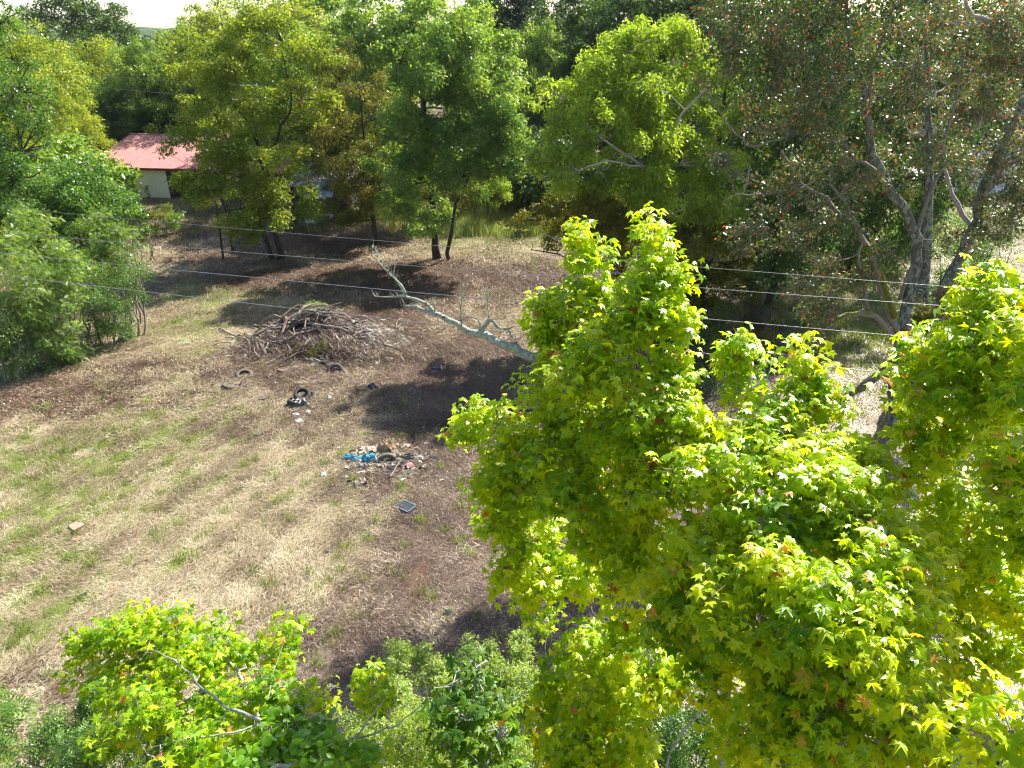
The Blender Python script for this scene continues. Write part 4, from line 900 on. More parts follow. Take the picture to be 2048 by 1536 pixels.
build_tree('black_gum_tree', 'lichen-grey tree with sparse red and green leaves left of the leaning trunk', 'tree', b, trunk, limbs,
    PL([(1500, 470, yb - 2.2, 55, .8), (1580, 480, yb - 2, 55, .8), (1600, 590, yb - 1.8, 35, 1.1), (1660, 590, yb - 1.6, 40, 1.1), (1720, 560, yb - 1, 40), (1440, 100, yb - 1.8, 60), (1440, 330, yb - 2.2, 45, .7), (1560, -110, yb - 1, 100), (1700, -130, yb - .5, 110), (1440, -40, yb - 1, 80), (1830, -90, yb, 100), (1500, 60, yb - 1, 80), (1600, 40, yb - 1, 90), (1700, 20, yb - .5, 90), (1480, 150, yb - 1.6, 70, .8), (1570, 150, yb - 1.6, 90), (1680, 130, yb - 1, 80), (1800, 80, yb - .4, 80), (1540, 250, yb - 1.6, 70, .7), (1640, 240, yb - 1.6, 80, .7),
        (1620, 340, yb - 1.6, 80, .6), (1720, 360, yb - 1.2, 60), (1800, 200, yb - .2, 70), (1560, 390, yb - 2, 60, .6), (1680, 440, yb - 1.4, 70, .8), (1640, 540, yb - 1.6, 45, 1.0), (1640, 640, yb - 1.7, 40, 1.3), (1840, 330, yb + .2, 60), (1760, 520, yb - .4, 40), (1900, 480, yb, 50, .8), (1880, 600, yb, 45, .8)]),
    M['lf_blackgum'], M['bark_lichen'], 34000, .125, templ='leaf', per=12, sub=(.28, .5), spread=(.2, 1.0), seed=31, twigs=240, twig_mat=M['twig'], twig_r=.011, extra_bare=26, shuf=.75, tint_mu=.42, tint_sd=.2, hang=.9, sides=12, limb_r=.03)
# mossy streaks are separate patches on top of the limbs
mo = MB()
for l, o_ in ((limbs[1][1:4], .09), (limbs[2][2:5], .06)):
    P = np.array(l); mo.tube(P[:, :3] + [.03, 0, o_], P[:, 3] * .62, 8)
mo.build('moss', M['moss'], bpy.data.objects['black_gum_tree'], True, b)
# leaning right trunk
b = G(1868, 760) + np.array([0, 0, -.1]); yb2 = b[1]
t2 = [(*b, .32), (*A(1868, 655, yb2), .27), (*A(1896, 552, yb2), .23), (*A(1947, 467, yb2 - .1), .21), (*A(1962, 400, yb2 - .2), .20), (*A(1988, 324, yb2 - .3), .19), (*A(2018, 262, yb2 - .4), .18), (*A(2060, 170, yb2 - .5), .15), (*A(2130, 20, yb2 - .6), .08)]
build_tree('black_gum_tree', 'leaning pale-barked tree at the right edge with reddish orange leaves', 'tree', b, t2,
    [PLimb([(1948, 470, yb2, .14), (1900, 380, yb2 + .5, .11), (1880, 300, yb2 + .6, .05)]), PLimb([(2090, 95, yb2 - 3, .11), (2020, 65, yb2 - 4, .12), (1975, 48, yb2 - 4.5, .10), (1935, 20, yb2 - 4.8, .07), (1925, -30, yb2 - 5, .04)]),
     PLimb([(1960, 400, yb2 - .2, .09), (2010, 330, yb2 - 2, .06), (2080, 300, yb2 - 3, .04)])],
    PL([(2000, 60, yb2 - 4, 90), (1940, 130, yb2 - 3, 70), (2040, 150, yb2 - 4, 80), (1960, 220, yb2 - 2, 70), (2040, 260, yb2 - 2.6, 80), (2000, 360, yb2 - 1.6, 60), (2050, 420, yb2 - 1.6, 70), (1930, 330, yb2 - 1, 50), (1980, 470, yb2 - 1, 50), (1890, 40, yb2 - 3, 60)]),
    M['lf_blackgum'], M['bark_lichen'], 24000, .12, per=12, sub=(.25, .45), spread=(.2, 1.0), seed=32, twigs=120, twig_mat=M['twig_grey'], twig_r=.011, extra_bare=20, shuf=.75, tint_mu=.5, tint_sd=.2, hang=.9, sides=12, limb_r=.03, group=None)
# straight pale trunk behind the two
b = G(1838, 700); build_tree('black_gum_tree', 'straight grey trunk standing behind the fork of the two red-leaved trees', 'tree', b, [(*(b - [0, 0, .1]), .3), (*A(1848, 520, b[1]), .25), (*A(1860, 300, b[1]), .16), (*A(1850, 60, b[1]), .05)], [], PL([(1850, 60, b[1] + 1, 80), (1900, 170, b[1] + 1, 70), (1800, 150, b[1] + 1.5, 60), (1850, 280, b[1] + 1, 60)]),
    M['lf_blackgum'], M['bark_lichen'], 6500, .1, per=10, seed=33, twigs=60, twig_mat=M['twig_grey'], twig_r=.012, extra_bare=6, tint_mu=.35, tint_sd=.3, hang=.9)
# dark leaning trunks in mid shade
for px, py, tx, ty, r_, lab in ((1560, 560, 1500, 330, .12, 'thin dark crooked tree left of the sunlit strip'), (1690, 560, 1740, 330, .10, 'thin dark stem behind the mossy limb')):
    b = G(px, py); t = A(tx, ty, b[1]); build_tree('crooked_tree', lab, 'tree', b, [(*b, r_ * 1.3), (*((b + t) / 2 + [.3, 0, 0]), r_), (*t, .04)], [], PL([(tx, ty, b[1], 60, .7), (tx + 40, ty + 50, b[1], 50, .7), (tx - 30, ty + 70, b[1], 50, .6)]), M['lf_brownish'], M['bark_dark'], 7000, .1, seed=px, per=9, twigs=40, extra_bare=4, twig_mat=M['bark_dark'], twig_r=.015)

# bushes with glinting leaves behind on the right
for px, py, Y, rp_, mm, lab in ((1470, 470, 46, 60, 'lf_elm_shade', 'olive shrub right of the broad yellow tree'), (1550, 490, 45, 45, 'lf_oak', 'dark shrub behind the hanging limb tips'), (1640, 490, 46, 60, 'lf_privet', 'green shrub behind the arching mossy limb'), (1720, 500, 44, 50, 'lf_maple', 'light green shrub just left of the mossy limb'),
                                (1790, 470, 46, 60, 'lf_privet', 'glossy shrub between the mossy limb and the pale trunk'), (1860, 440, 50, 60, 'lf_maple', 'bright shrub below the dark teal shed'), (1560, 400, 56, 60, 'lf_maple', 'sunny shrub behind the horizontal lichen limb'), (2040, 640, 27, 60, 'lf_oak', 'dark shrub at the right edge behind the upper star leaves'),
                                (1860, 410, 60, 34, 'lf_maple', 'green shrub hiding the foot of the dark teal shed'), (1950, 410, 66, 30, 'lf_brownish', 'brown shrub hiding the foot of the white house'), (1930, 500, 34, 75, 'lf_privet', 'glossy shrub with glinting leaves right of the leaning trunk'), (2010, 560, 33, 70, 'lf_privet', 'glossy bush at the right edge below the red leaves'), (1990, 430, 42, 70, 'lf_privet', 'far glossy shrub at the right edge beside the white house'),
                                (1880, 620, 31, 40, 'lf_elm_shade', 'low dull shrub at the foot of the leaning trunk'), (1700, 470, 50, 50, 'lf_oak', 'small dark shrub seen through the mossy tree fork'), (1610, 470, 52, 50, 'lf_maple', 'bright shrub behind the thin crooked tree')):
    c = A(px, py, Y); r_ = rp_ * mpx(c)
    leaf_blob('understory_shrub', lab, 'shrub', [c + np.array([0, 0, -.3 * r_]), c + np.array([r_ * .8, .5, -.6 * r_]), c + np.array([-r_ * .8, 0, -.6 * r_]), c * [1, 1, .3]], [r_ * .7, r_ * .7, r_ * .7, r_], M[mm], 9000, .11, seed=px + 1, sub=8, templ='leaf')
c = A(2010, 870, 13.5)
leaf_blob('understory_shrub', 'shadowy shrub behind the right-hand sweetgum leaves', 'shrub', [c * [1, 1, .9], c * [1.05, 1.1, .6], c * [.96, 1.05, .4]], [1.5, 1.6, 1.3], M['lf_oak'], 8000, .07, seed=77, sub=9)

# ---- background row: four crown shapes shared by many trees
def proto_tree(kind, seed, Ht, Wd, mat, n, size, templ='leaf', tall=1.0):
    r = np.random.default_rng(seed); lobes = []
    nl = 15
    for i in range(nl):
        t = i / (nl - 1); z = Ht * (.16 + .78 * t); ww = Wd * math.sin(math.pi * (.24 + .70 * t)) ** .8 * .55
        a = i * 2.4; lobes.append((np.array([math.cos(a) * ww * .75, math.sin(a) * ww * .75, z]), np.array([1, 1, .75]) * Wd * .29 * r.uniform(.8, 1.15)))
    return lobes
meshes = {}
def bg_tree(kind, px, top, Y, Hs, label, name, mat, seed, Wd=.62, size=.2, n=26000, tint_mu=.5, group=None):
    """kind's meshes are built once and shared by its copies, turned and scaled"""
    c = A(px, top, Y); Ht = c[2]
    if kind not in meshes:
        r = np.random.default_rng(seed); H0 = 16.0; lobes = proto_tree(kind, seed, H0, H0 * Wd, mat, n, size)
        mb = MB(); T_ = wiggle([(0, 0, -.2, .38), (.1, 0, 5, .28), (-.1, .1, 11, .14), (0, 0, 15, .04)], .008, 12, r); mb.tube(T_[:, :3], T_[:, 3], 8)
        lb = MB(); sk = [T_]
        for cc, rr in lobes:
            st = nearest_on([T_], cc[None])[0]; Q = wiggle([(*st[:3], st[3] * .5), (*((st[:3] + cc) / 2 + [0, 0, -.4]), .07), (*cc, .03)], .03, 7, r); lb.tube(Q[:, :3], Q[:, 3], 5, False)
        sc_, sr_ = lobes_to_sub(lobes, 22, (.4, 1.08), (.16, .40), r); PP = np.repeat(sc_, 4, 0); RR = np.repeat(sr_, 4)
        lb.prisms(PP, PP + rand_dir(len(PP), .4, r) * (RR * r.uniform(.7, 1.2, len(PP)))[:, None], .03, .008, 3)
        P, nrm, tip, sz, tint = crown_leaves(sc_, sr_, n, size, 'leaf', r, .5, .8, tint_mu, .2, None, .5, .7)
        V, Fc, tt = scatter_leaves(P, nrm, tip, sz, tint, LV, LF)
        m1 = mb.mesh('trunk', True); m1.materials.append(M['bark_dark']); m2 = lb.mesh('branches'); m2.materials.append(M['bark_dark']); m3 = mesh_np('crown', V, Fc, tt); m3.materials.append(mat)
        meshes[kind] = (m1, m2, m3)
    root = empty(name, (c[0], Y, float(gz(c[0], Y)) if Y < 110 else 0), label, 'tree', group)
    s = Ht / 16.0; r = random.Random(px * 7 + top); root.rotation_euler = (0, 0, r.uniform(0, 6.28)); root.scale = (s * Hs, s * Hs, s)
    for nm, me in zip(('trunk', 'branches', 'crown'), meshes[kind]):
        o = put(nm, me, None, root)
        if nm != 'trunk': o['kind'] = 'stuff'
    return root
BGT = [
 ('oak', 145, -12, 112, 1.15, 'tall dark green oak standing against the sky at the upper left', 'oak_tree', 'lf_oak'),
 ('maple', 60, 88, 84, 1.1, 'rounded green tree below the tall oak at the far left', 'maple_tree', 'lf_maple'),
 ('locust', 175, 92, 96, 1.2, 'yellow green tree right below the tall oak', 'locust_tree', 'lf_locust'),
 ('maple', 272, 92, 90, .95, 'dense green tree behind the left end of the red roof', 'maple_tree', 'lf_maple'),
 ('oak', 235, 190, 86, .9, 'dark tree just behind the ridge of the red roof', 'oak_tree', 'lf_oak'),
 ('oak', 340, 150, 90, .9, 'dark gloomy tree behind the middle of the red roof', 'oak_tree', 'lf_oak'),
 ('oak', 420, 170, 92, .9, 'dark tree hidden behind the feathery tree above the roof', 'oak_tree', 'lf_oak'),
 ('maple', 365, 60, 98, 1.0, 'green tree with sky to its left, behind the feathery tree', 'maple_tree', 'lf_maple'),
 ('locust', 440, 22, 86, 1.2, 'pale yellow green tree right of the sky gap', 'locust_tree', 'lf_locust'),
 ('locust', 545, 10, 96, 1.2, 'pale feathery tree at the top between the sky gap and the big maple', 'locust_tree', 'lf_locust'),
 ('maple', 630, -35, 104, 1.1, 'tall green tree touching the top edge left of the big maple', 'maple_tree', 'lf_maple'),
 ('oak', 600, 170, 84, 1.0, 'dark tree behind the olive brown tree', 'oak_tree', 'lf_oak'),
 ('locust', 660, 90, 82, 1.0, 'pale green tree just left of the big bright maple', 'locust_tree', 'lf_locust'),
 ('pine', 970, -30, 108, .9, 'dark pine at the top edge right of the big maple', 'pine_tree', 'lf_pine'),
 ('pine', 1045, -40, 104, .9, 'dark pine second from the big maple at the top edge', 'pine_tree', 'lf_pine'),
 ('maple', 1075, 62, 82, .8, 'narrow green tree between the big maple and the broad yellow tree', 'maple_tree', 'lf_maple'),
 ('oak', 1090, 190, 74, .8, 'dark tree in the gap left of the broad yellow tree', 'oak_tree', 'lf_oak'),
 ('oak', 1150, -8, 88, 1.0, 'dark oak rising behind the left shoulder of the broad yellow tree', 'oak_tree', 'lf_oak'),
 ('pine', 1230, -60, 98, .95, 'tall dark pine above the middle of the broad yellow tree', 'pine_tree', 'lf_pine'),
 ('oak', 1300, -55, 84, 1.05, 'dark green oak above the top of the broad yellow tree', 'oak_tree', 'lf_oak'),
 ('oak', 1390, -50, 78, 1.0, 'dark oak between the yellow tree and the red-leaved twigs', 'oak_tree', 'lf_oak'),
 ('pine', 1470, -70, 92, .95, 'dark pine behind the grey twigs left of the forked limb', 'pine_tree', 'lf_pine'),
 ('oak', 1560, -20, 80, 1.0, 'dark tree behind the horizontal lichen limb', 'oak_tree', 'lf_oak'),
 ('maple', 1500, 160, 70, .9, 'mid green tree behind the right side of the yellow tree', 'maple_tree', 'lf_maple'),
 ('oak', 1640, 40, 86, 1.0, 'dark tree behind the forked grey trunk', 'oak_tree', 'lf_oak'),
 ('maple', 1750, 90, 74, 1.0, 'green tree seen right behind the forked trunk', 'maple_tree', 'lf_maple'),
 ('oak', 1850, 20, 84, 1.0, 'dark oak between the forked trunk and the leaning trunk', 'oak_tree', 'lf_oak'),
 ('pine', 1935, 70, 78, .9, 'dark conifer behind the leaning trunk at the right', 'pine_tree', 'lf_pine'),
 ('oak', 2040, 30, 80, 1.0, 'dark tree at the upper right edge', 'oak_tree', 'lf_oak'),
 ('maple', 1680, 240, 62, .8, 'bright green low tree behind the mossy fork', 'maple_tree', 'lf_maple'),
 ('oak', 780, 150, 82, 1.0, 'dark tree in the shade under the big bright maple', 'oak_tree', 'lf_oak'),
 ('oak', 960, 240, 78, 1.0, 'dark tree behind the clearing, under the big maple', 'oak_tree', 'lf_oak'),
 ('maple', 1118, 215, 78, .8, 'fresh green low tree left of the broad yellow tree', 'maple_tree', 'lf_maple'),
 ('maple', 560, 60, 72, 1.0, 'leafy green tree behind the twin-trunked feathery tree', 'maple_tree', 'lf_maple'),
 ('locust', 740, 110, 70, 1.0, 'yellowish tree between the olive brown tree and the big maple', 'locust_tree', 'lf_locust'),
 ('maple', 1480, 60, 62, 1.0, 'green tree directly right of the broad yellow tree', 'maple_tree', 'lf_maple'),
 ('locust', 1620, 130, 58, .9, 'olive green tree behind the centre of the red-leaved crown', 'locust_tree', 'lf_locust'),
 ('oak', 1640, -30, 39, .62, 'dark olive tree close behind the horizontal lichen limb', 'oak_tree', 'lf_oak'),
 ('oak', 1870, -50, 44, .65, 'dark green tree close behind the gap between the two big trunks', 'oak_tree', 'lf_oak'),
 ('locust', 10, 60, 70, 1.0, 'pale green tree at the left edge behind the near dark crown', 'locust_tree', 'lf_locust'),
 ('locust', 110, 190, 68, .9, 'yellow green feathery tree left of the red roof', 'locust_tree', 'lf_locust'),
 ('locust', 30, 230, 60, .9, 'yellowish tree at the left edge level with the red roof', 'locust_tree', 'lf_locust'),
 ('maple', 150, 275, 66, .42, 'small green tree touching the left end of the red roof', 'maple_tree', 'lf_maple'),
]
KS = {'oak': dict(seed=61, Wd=.68, size=.30, n=36000, tint_mu=.45), 'maple': dict(seed=62, Wd=.66, size=.29, n=38000, tint_mu=.5), 'locust': dict(seed=63, Wd=.7, size=.26, n=36000, tint_mu=.6), 'pine': dict(seed=64, Wd=.5, size=.30, n=26000, tint_mu=.4)}
for kd, px, top, Y, Hs, lab, nm, mt in BGT:
    bg_tree(kd, px, top, Y, Hs, lab, nm, M[mt], **KS[kd])
# thickets under the background trees, sharing one mesh
r = np.random.default_rng(72)
tc_ = np.array([[math.cos(a) * 2.2 * q, math.sin(a) * 1.6 * q, z] for a, q, z in ((0, 0, 2.6), (0, 1, 1.3), (1, 1, 1.5), (2.1, 1, 1.2), (3.1, 1, 1.6), (4.2, 1, 1.3), (5.3, 1, 1.4))]); C2, R2 = lobes_to_sub([(c, np.array([1.6, 1.4, 1.3])) for c in tc_], 11, (.3, 1), (.3, .5), r)
P, nrm, tip, sz, tint = crown_leaves(C2, R2, 9000, .26, 'leaf', r, .4); q = P[:, 2] > 0; thick = {}
V, Fc, tt = scatter_leaves(P[q], nrm[q], tip[q], sz[q], tint[q], LV, LF)
for nm in ('lf_oak', 'lf_brownish', 'lf_maple'):
    me = mesh_np('foliage', V, Fc, tt); me.materials.append(M[nm]); thick[nm] = me
TH = [(250, 330, 90, 'lf_oak', 'behind the left end of the red roof'), (330, 330, 92, 'lf_oak', 'behind the red roof, left of the feathery tree'), (420, 320, 90, 'lf_brownish', 'behind the middle of the red roof'), (520, 320, 90, 'lf_oak', 'behind the right part of the red roof'),
      (620, 370, 82, 'lf_oak', 'behind the red gable'), (690, 410, 70, 'lf_brownish', 'behind the foot of the olive brown tree'), (760, 410, 68, 'lf_oak', 'between the olive brown tree and the two-trunk tree'), (830, 405, 70, 'lf_oak', 'behind the two-trunk tree, left side'), (900, 395, 72, 'lf_oak', 'at the back left of the sunlit clearing'),
      (970, 390, 74, 'lf_brownish', 'at the back of the sunlit clearing'), (1040, 395, 70, 'lf_oak', 'at the back right of the sunlit clearing'), (1100, 410, 64, 'lf_oak', 'behind the left skirt of the broad yellow tree'), (1180, 420, 62, 'lf_oak', 'behind the middle of the broad yellow tree'), (1270, 420, 62, 'lf_oak', 'behind the trunk of the broad yellow tree'),
      (1360, 420, 62, 'lf_oak', 'behind the right half of the broad yellow tree'), (1450, 410, 64, 'lf_oak', 'right of the broad yellow tree'), (1530, 400, 66, 'lf_brownish', 'behind the thin crooked tree'), (1610, 390, 68, 'lf_oak', 'behind the horizontal lichen limb'), (1690, 380, 76, 'lf_oak', 'behind the mossy fork'), (1760, 375, 80, 'lf_maple', 'left of the dark teal shed'),
      (1900, 370, 84, 'lf_oak', 'behind the dark teal shed'), (2030, 380, 76, 'lf_maple', 'beside the white house at the right edge'), (40, 380, 56, 'lf_maple', 'low at the left edge beyond the glossy bush'), (120, 340, 60, 'lf_maple', 'left of the cream wall'), (1020, 330, 84, 'lf_oak', 'deep in the shade under the big maple'), (1400, 330, 80, 'lf_oak', 'far behind the yellow tree')]
for k, (px, py, Y, nm, lab) in enumerate(TH):
    c = A(px, py, Y); root = empty('thicket', (c[0], Y, float(gz(c[0], Y))), 'shady thicket ' + lab, 'shrub', rz=k * 1.3); s_ = r.uniform(1.2, 1.9); root.scale = (s_ * 1.2, s_, s_)
    f = put('foliage', thick[nm], None, root); f['kind'] = 'stuff'
# a belt of far forest behind them (one mass)
r = np.random.default_rng(71); n = 12000; fx = r.uniform(-190, 190, n); fy = r.uniform(118, 175, n); ht = 9 + 4.5 * fbm(fx * .07, fy * .07, 3) + 1.0 * fbm(fx * .3, fy * .3, 2) + np.clip((fx + 18) / 25, 0, 1) * 6; fz = ht * r.uniform(.25, 1.0, n) ** .45
V, Fc, tt = scatter_leaves(np.stack([fx, fy, fz], 1), np.array([0, -.5, .7]) + r.normal(size=(n, 3)) * .6, r.normal(size=(n, 3)), r.uniform(1.1, 2.1, n), np.clip(r.normal(.4, .2, n), 0, 1), *TEMPL['tuft'])
tag(put('woodland', mesh_np('woodland', V, Fc, tt), M['lf_oak']), 'far woodland mass behind the last trees', kind='stuff')

# ================================================================== BUSHES ON THE LEFT
def bush(name, label, cat, pl, mat, n, size, templ, seed, **k):
    L = PL(pl); return leaf_blob(name, label, cat, [c for c, r in L], [r[0] for r, in [(r,) for c, r in L]], mat, n, size, templ, seed, sub=k.pop('sub', 11), **k)
bush('privet_bush', 'large glossy green bush in front of the left end of the shed', 'bush', [(175, 380, 40, 48), (140, 420, 38, 75), (215, 425, 39, 45), (80, 380, 39, 55), (140, 355, 41, 32), (260, 440, 38, 35), (180, 500, 37, 70), (90, 480, 37, 70)], M['lf_privet'], 46000, .15, 'leaf', 81, tint_mu=.58, tint_sd=.25)
bush('mimosa_bush', 'small light green feathery bush along the edge of the big glossy one', 'bush', [(215, 470, 36, 45), (255, 500, 36, 38), (190, 540, 35, 40), (245, 545, 35.5, 32)], M['lf_mimosa'], 3800, .22, 'frond', 82, tint_mu=.55, flat=.6)
bush('glossy_bush', 'dark small-leaved bush with glinting leaves above the black bag', 'bush', [(225, 590, 33.5, 50), (180, 620, 32.5, 55), (240, 640, 33, 35), (190, 670, 32.5, 38), (150, 560, 33, 50), (265, 560, 34, 30)], M['lf_privet'], 26000, .075, 'leaf', 83, tint_mu=.5, tint_sd=.25)
bush('mimosa_bush', 'pale blue green feathery bush at the left edge beneath the wires', 'bush', [(60, 540, 31, 65), (20, 600, 30, 65), (110, 600, 31, 50), (40, 470, 32, 50), (130, 530, 32, 40), (60, 640, 30.5, 55), (110, 680, 30.5, 45), (40, 700, 30, 45), (150, 700, 31, 30)], M['lf_mimosa'], 9500, .26, 'frond', 84, tint_mu=.62, tint_sd=.22, flat=.6)
bush('round_bush', 'lowest dense green bush touching the leaf litter at the left', 'bush', [(30, 690, 29.8, 50), (90, 720, 30, 36), (-20, 640, 29, 60), (150, 740, 30.5, 16)], M['lf_oak'], 12000, .09, 'leaf', 85, tint_mu=.7)
bush('understory_shrub', 'dark shrub in the gap between the bushes and the shed', 'shrub', [(300, 440, 52, 24), (330, 425, 56, 16), (290, 470, 46, 18)], M['lf_brownish'], 5000, .1, 'leaf', 86, sub=7)
bush('fern_plant', 'bright green ferny weeds in front of the cream wall', 'weed', [(335, 425, 57, 14), (350, 440, 55, 16)], M['lf_mimosa'], 900, .3, 'frond', 87, sub=6, stems=False)
bush('understory_shrub', 'vine tangle over the wall of the collapsing old shed', 'shrub', [(600, 430, 57, 24), (640, 445, 57, 14), (690, 400, 60, 36), (680, 350, 61, 34), (700, 440, 59, 24)], M['lf_brownish'], 11000, .12, 'leaf', 88, sub=9)
# tall near tree whose soft dark crown fills the left edge
b = G(-260, 720); b[2] = 0
build_tree('elm_tree', 'dark glossy tree filling the upper left edge of the picture', 'tree', b, [(*b, .35), (b[0] + .2, b[1], 6, .25), (b[0] + .6, b[1] - .3, 14, .06)], [],
    PL([(-20, 30, 30, 45), (-60, 110, 30, 80), (20, 180, 30, 60), (-30, 250, 30, 80), (30, 290, 31, 60), (-60, 20, 30, 60), (20, 360, 31, 50), (-60, 380, 30, 80), (50, 230, 31, 45)]),
    M['lf_privet'], M['bark_dark'], 26000, .11, per=13, seed=89, twigs=90, tint_mu=.5, tint_sd=.22, hang=.7)
# ================================================================== NEAR SWEETGUMS
STARS = [star_leaf(i, .15 + .12 * (i % 3)) for i in range(6)]
def star_low(seed):
    V, _ = STARS[seed]; keep = [0]; i = 1        # drop the lobe shoulders: V = centre, then (shoulder, tip, shoulder, [valley]) x 5, base, stalk
    for a in range(5):
        keep.append(i + 1); i += 3
        if a < 4: keep.append(i); i += 1
    keep += [i]; W_ = V[keep].copy()
    W_[2:10:2, :2] *= 1.35
    n = len(W_) - 1; Fc = [(0, 1 + k, 1 + (k + 1) % n) for k in range(n)]
    return W_, np.array(Fc)
LOWS = [star_low(i) for i in range(6)]
leaf_lib = {}
def lib_leaf(mat, v, tb):
    k = (mat.name, v, tb)
    if k not in leaf_lib:
        V, Fc = STARS[v]; me = mesh_np('leaf', V, Fc, np.full(len(V), (tb + .5) / 12)); me.materials.append(mat); leaf_lib[k] = me
    return leaf_lib[k]
def sweetgum(name, label, base, trunk, limbs, lobes, mat, per_m2, size, seed, group=None, n_parts=300, tint_mu=.45, tint_sd=.2, balls=24, per=10, cluster=10, cat='tree', bark=None, sub=(.32, .6), spread=(.25, .95), old=.013):
    r = np.random.default_rng(seed); b = np.asarray(base, float); root = empty(name, b, label, cat, group)
    mb = MB(); T_ = wiggle(trunk, .0025, max(10, len(trunk) * 3), r); T_[:, 3] *= .62; mb.tube(T_[:, :3], T_[:, 3], 12); mb.build('trunk', bark or M['bark_pale'], root, True, b)
    skel = [T_]; 
    for l in limbs:
        q = MB(); Q = wiggle(l, .007, max(8, len(l) * 3), r); Q[:, 3] *= .55; q.tube(Q[:, :3], Q[:, 3], 7); q.build('limb', bark or M['bark_pale'], root, True, b); skel.append(Q)
    lb = MB(); main = list(skel)
    for c, rr in lobes:
        st = nearest_on(main, c[None])[0]; d = np.linalg.norm(c - st[:3])
        if d < .3: continue
        r0 = min(st[3] * .6, .007 + .006 * d)
        Q = wiggle([(*st[:3], r0), (*((st[:3] + c) / 2 + [0, 0, -.1 * d]), r0 * .75), (*c, r0 * .45)], .04, 8, r); lb.tube(Q[:, :3], Q[:, 3], 5, False); skel.append(Q)
    sc_, sr_ = lobes_to_sub(lobes, per, spread, sub, r, .3)
    area = (sr_ ** 2).sum() * 3.1; n = int(area * per_m2 / 3); nc = max(10, n // cluster)
    w_ = sr_ ** 2 / (sr_ ** 2).sum(); idx = r.choice(len(sc_), nc, p=w_)
    d = rand_dir(nc, .35, r); q = r.uniform(.3, 1.1, nc) ** .55 + np.where(r.random(nc) < .18, r.uniform(0, .55, nc), 0); tips = sc_[idx] + d * (sr_[idx] * q)[:, None]
    S_ = nearest_on(skel, sc_); mid = (S_[:, :3] + sc_) / 2 + r.normal(size=sc_.shape) * .05
    lb.prisms(S_[:, :3], mid, .007, .0055, 4); lb.prisms(mid, sc_, .0055, .004, 4); lb.prisms(sc_[idx], tips, .0035, .002, 3)
    br = lb.build('branches', M['twig_grey'], root, False, b); br['kind'] = 'stuff'
    # leaves in whorls along the last bit of each twig
    ci = np.repeat(np.arange(nc), cluster); tw = d[ci]
    back = r.uniform(-.03, .42, len(ci)); az = rand_dir(len(ci), 0, r); az = az - tw * (az * tw).sum(1, keepdims=True); az /= np.linalg.norm(az, axis=1, keepdims=True)
    out = az * .9 + tw * .45
    P = tips[ci] - tw * back[:, None] + out * (size * r.uniform(.55, .95, len(ci)))[:, None] + np.array([0, 0, -.02])
    hang = r.uniform(.1, 1.1, len(ci))
    tipd = out + np.stack([0 * hang, 0 * hang, -hang], 1) + r.normal(size=P.shape) * .3
    nrm = np.array([0, 0, 1.0]) + out * hang[:, None] * .75 + r.normal(size=P.shape) * .38
    sz = size * r.uniform(.55, 1.2, len(ci)); u = r.random(len(ci))
    hgt = np.clip(q[ci], 0, 1.1)
    tint = np.clip(tint_mu + r.normal(0, tint_sd * .5, len(sc_))[idx][ci] + r.normal(0, tint_sd * .4, nc)[ci] + r.normal(0, tint_sd * .5, len(ci)), 0, .92)
    sz = sz * r.choice([.7, .9, 1.0, 1.15], len(ci)); tint = np.where(u > 1 - old, r.uniform(.955, 1, len(ci)), tint)
    px, py = to_px(P); dep = P[:, 1] * CP + (H - P[:, 2]) * SP
    ok = np.linalg.norm(P - [0, 0, H], axis=1) > 1.2
    P, nrm, tipd, sz, tint, px, py, dep, out = (a[ok] for a in (P, nrm, tipd, sz, tint, px, py, dep, out))
    tocam = np.array([0, 0, H]) - P; tocam /= np.linalg.norm(tocam, axis=1, keepdims=True)
    # picked leaves: nearest in view and not buried (coarse front-most test on a pixel grid)
    inview = (px > 5) & (px < 2043) & (py > 5) & (py < 1531)
    cell = (px // 26).astype(int) * 1000 + (py // 26).astype(int); order = np.argsort(dep); seen = set(); pick = []
    for i in order:
        if inview[i] and cell[i] not in seen:
            seen.add(cell[i]); pick.append(i)
            if len(pick) >= n_parts: break
    pk = np.zeros(len(P), bool); pk[pick] = True
    Xa, Ya, Za = rot_frames(nrm, tipd)
    for i in pick:
        o = bpy.data.objects.new('leaf', lib_leaf(mat, i % 6, int(min(11, tint[i] * 12)))); COL.objects.link(o); o.parent = root
        m = Matrix.Identity(4)
        for k in range(3): m[k][0] = Xa[i][k] * sz[i]; m[k][1] = Ya[i][k] * sz[i]; m[k][2] = Za[i][k] * sz[i]; m[k][3] = P[i][k] - b[k]
        o.matrix_basis = m
    Vs = []; Fs = []; Ts = []; off = 0; rest = np.where(~pk)[0]
    for v in range(6):
        s_ = rest[rest % 6 == v]
        if not len(s_): continue
        V, Fc, tt = scatter_leaves(P[s_] - b, nrm[s_], tipd[s_], sz[s_], tint[s_], *LOWS[v]); Vs.append(V); Fs.append(Fc + off); Ts.append(tt); off += len(V)
    lf = put('leaves', mesh_np('leaves', np.vstack(Vs), np.vstack(Fs), np.concatenate(Ts)), mat, root); lf['kind'] = 'stuff'
    # spiky seed balls
    if balls:
        me = meshes.get('ball')
        if me is None:
            rr_ = np.random.default_rng(1); D = rand_dir(60, 0, rr_); q_ = MB(); q_.prisms(D * .0, D * .018, .004, .0006, 3); me = q_.mesh('seed_ball'); me.materials.append(M['stick_dark']); meshes['ball'] = me
        for i in r.choice(nc, min(balls, nc), replace=False):
            o = bpy.data.objects.new('seed_ball', me); COL.objects.link(o); o.parent = root; o.location = [float(v) for v in tips[i] - b + np.array([0, 0, -.06])]
    return root

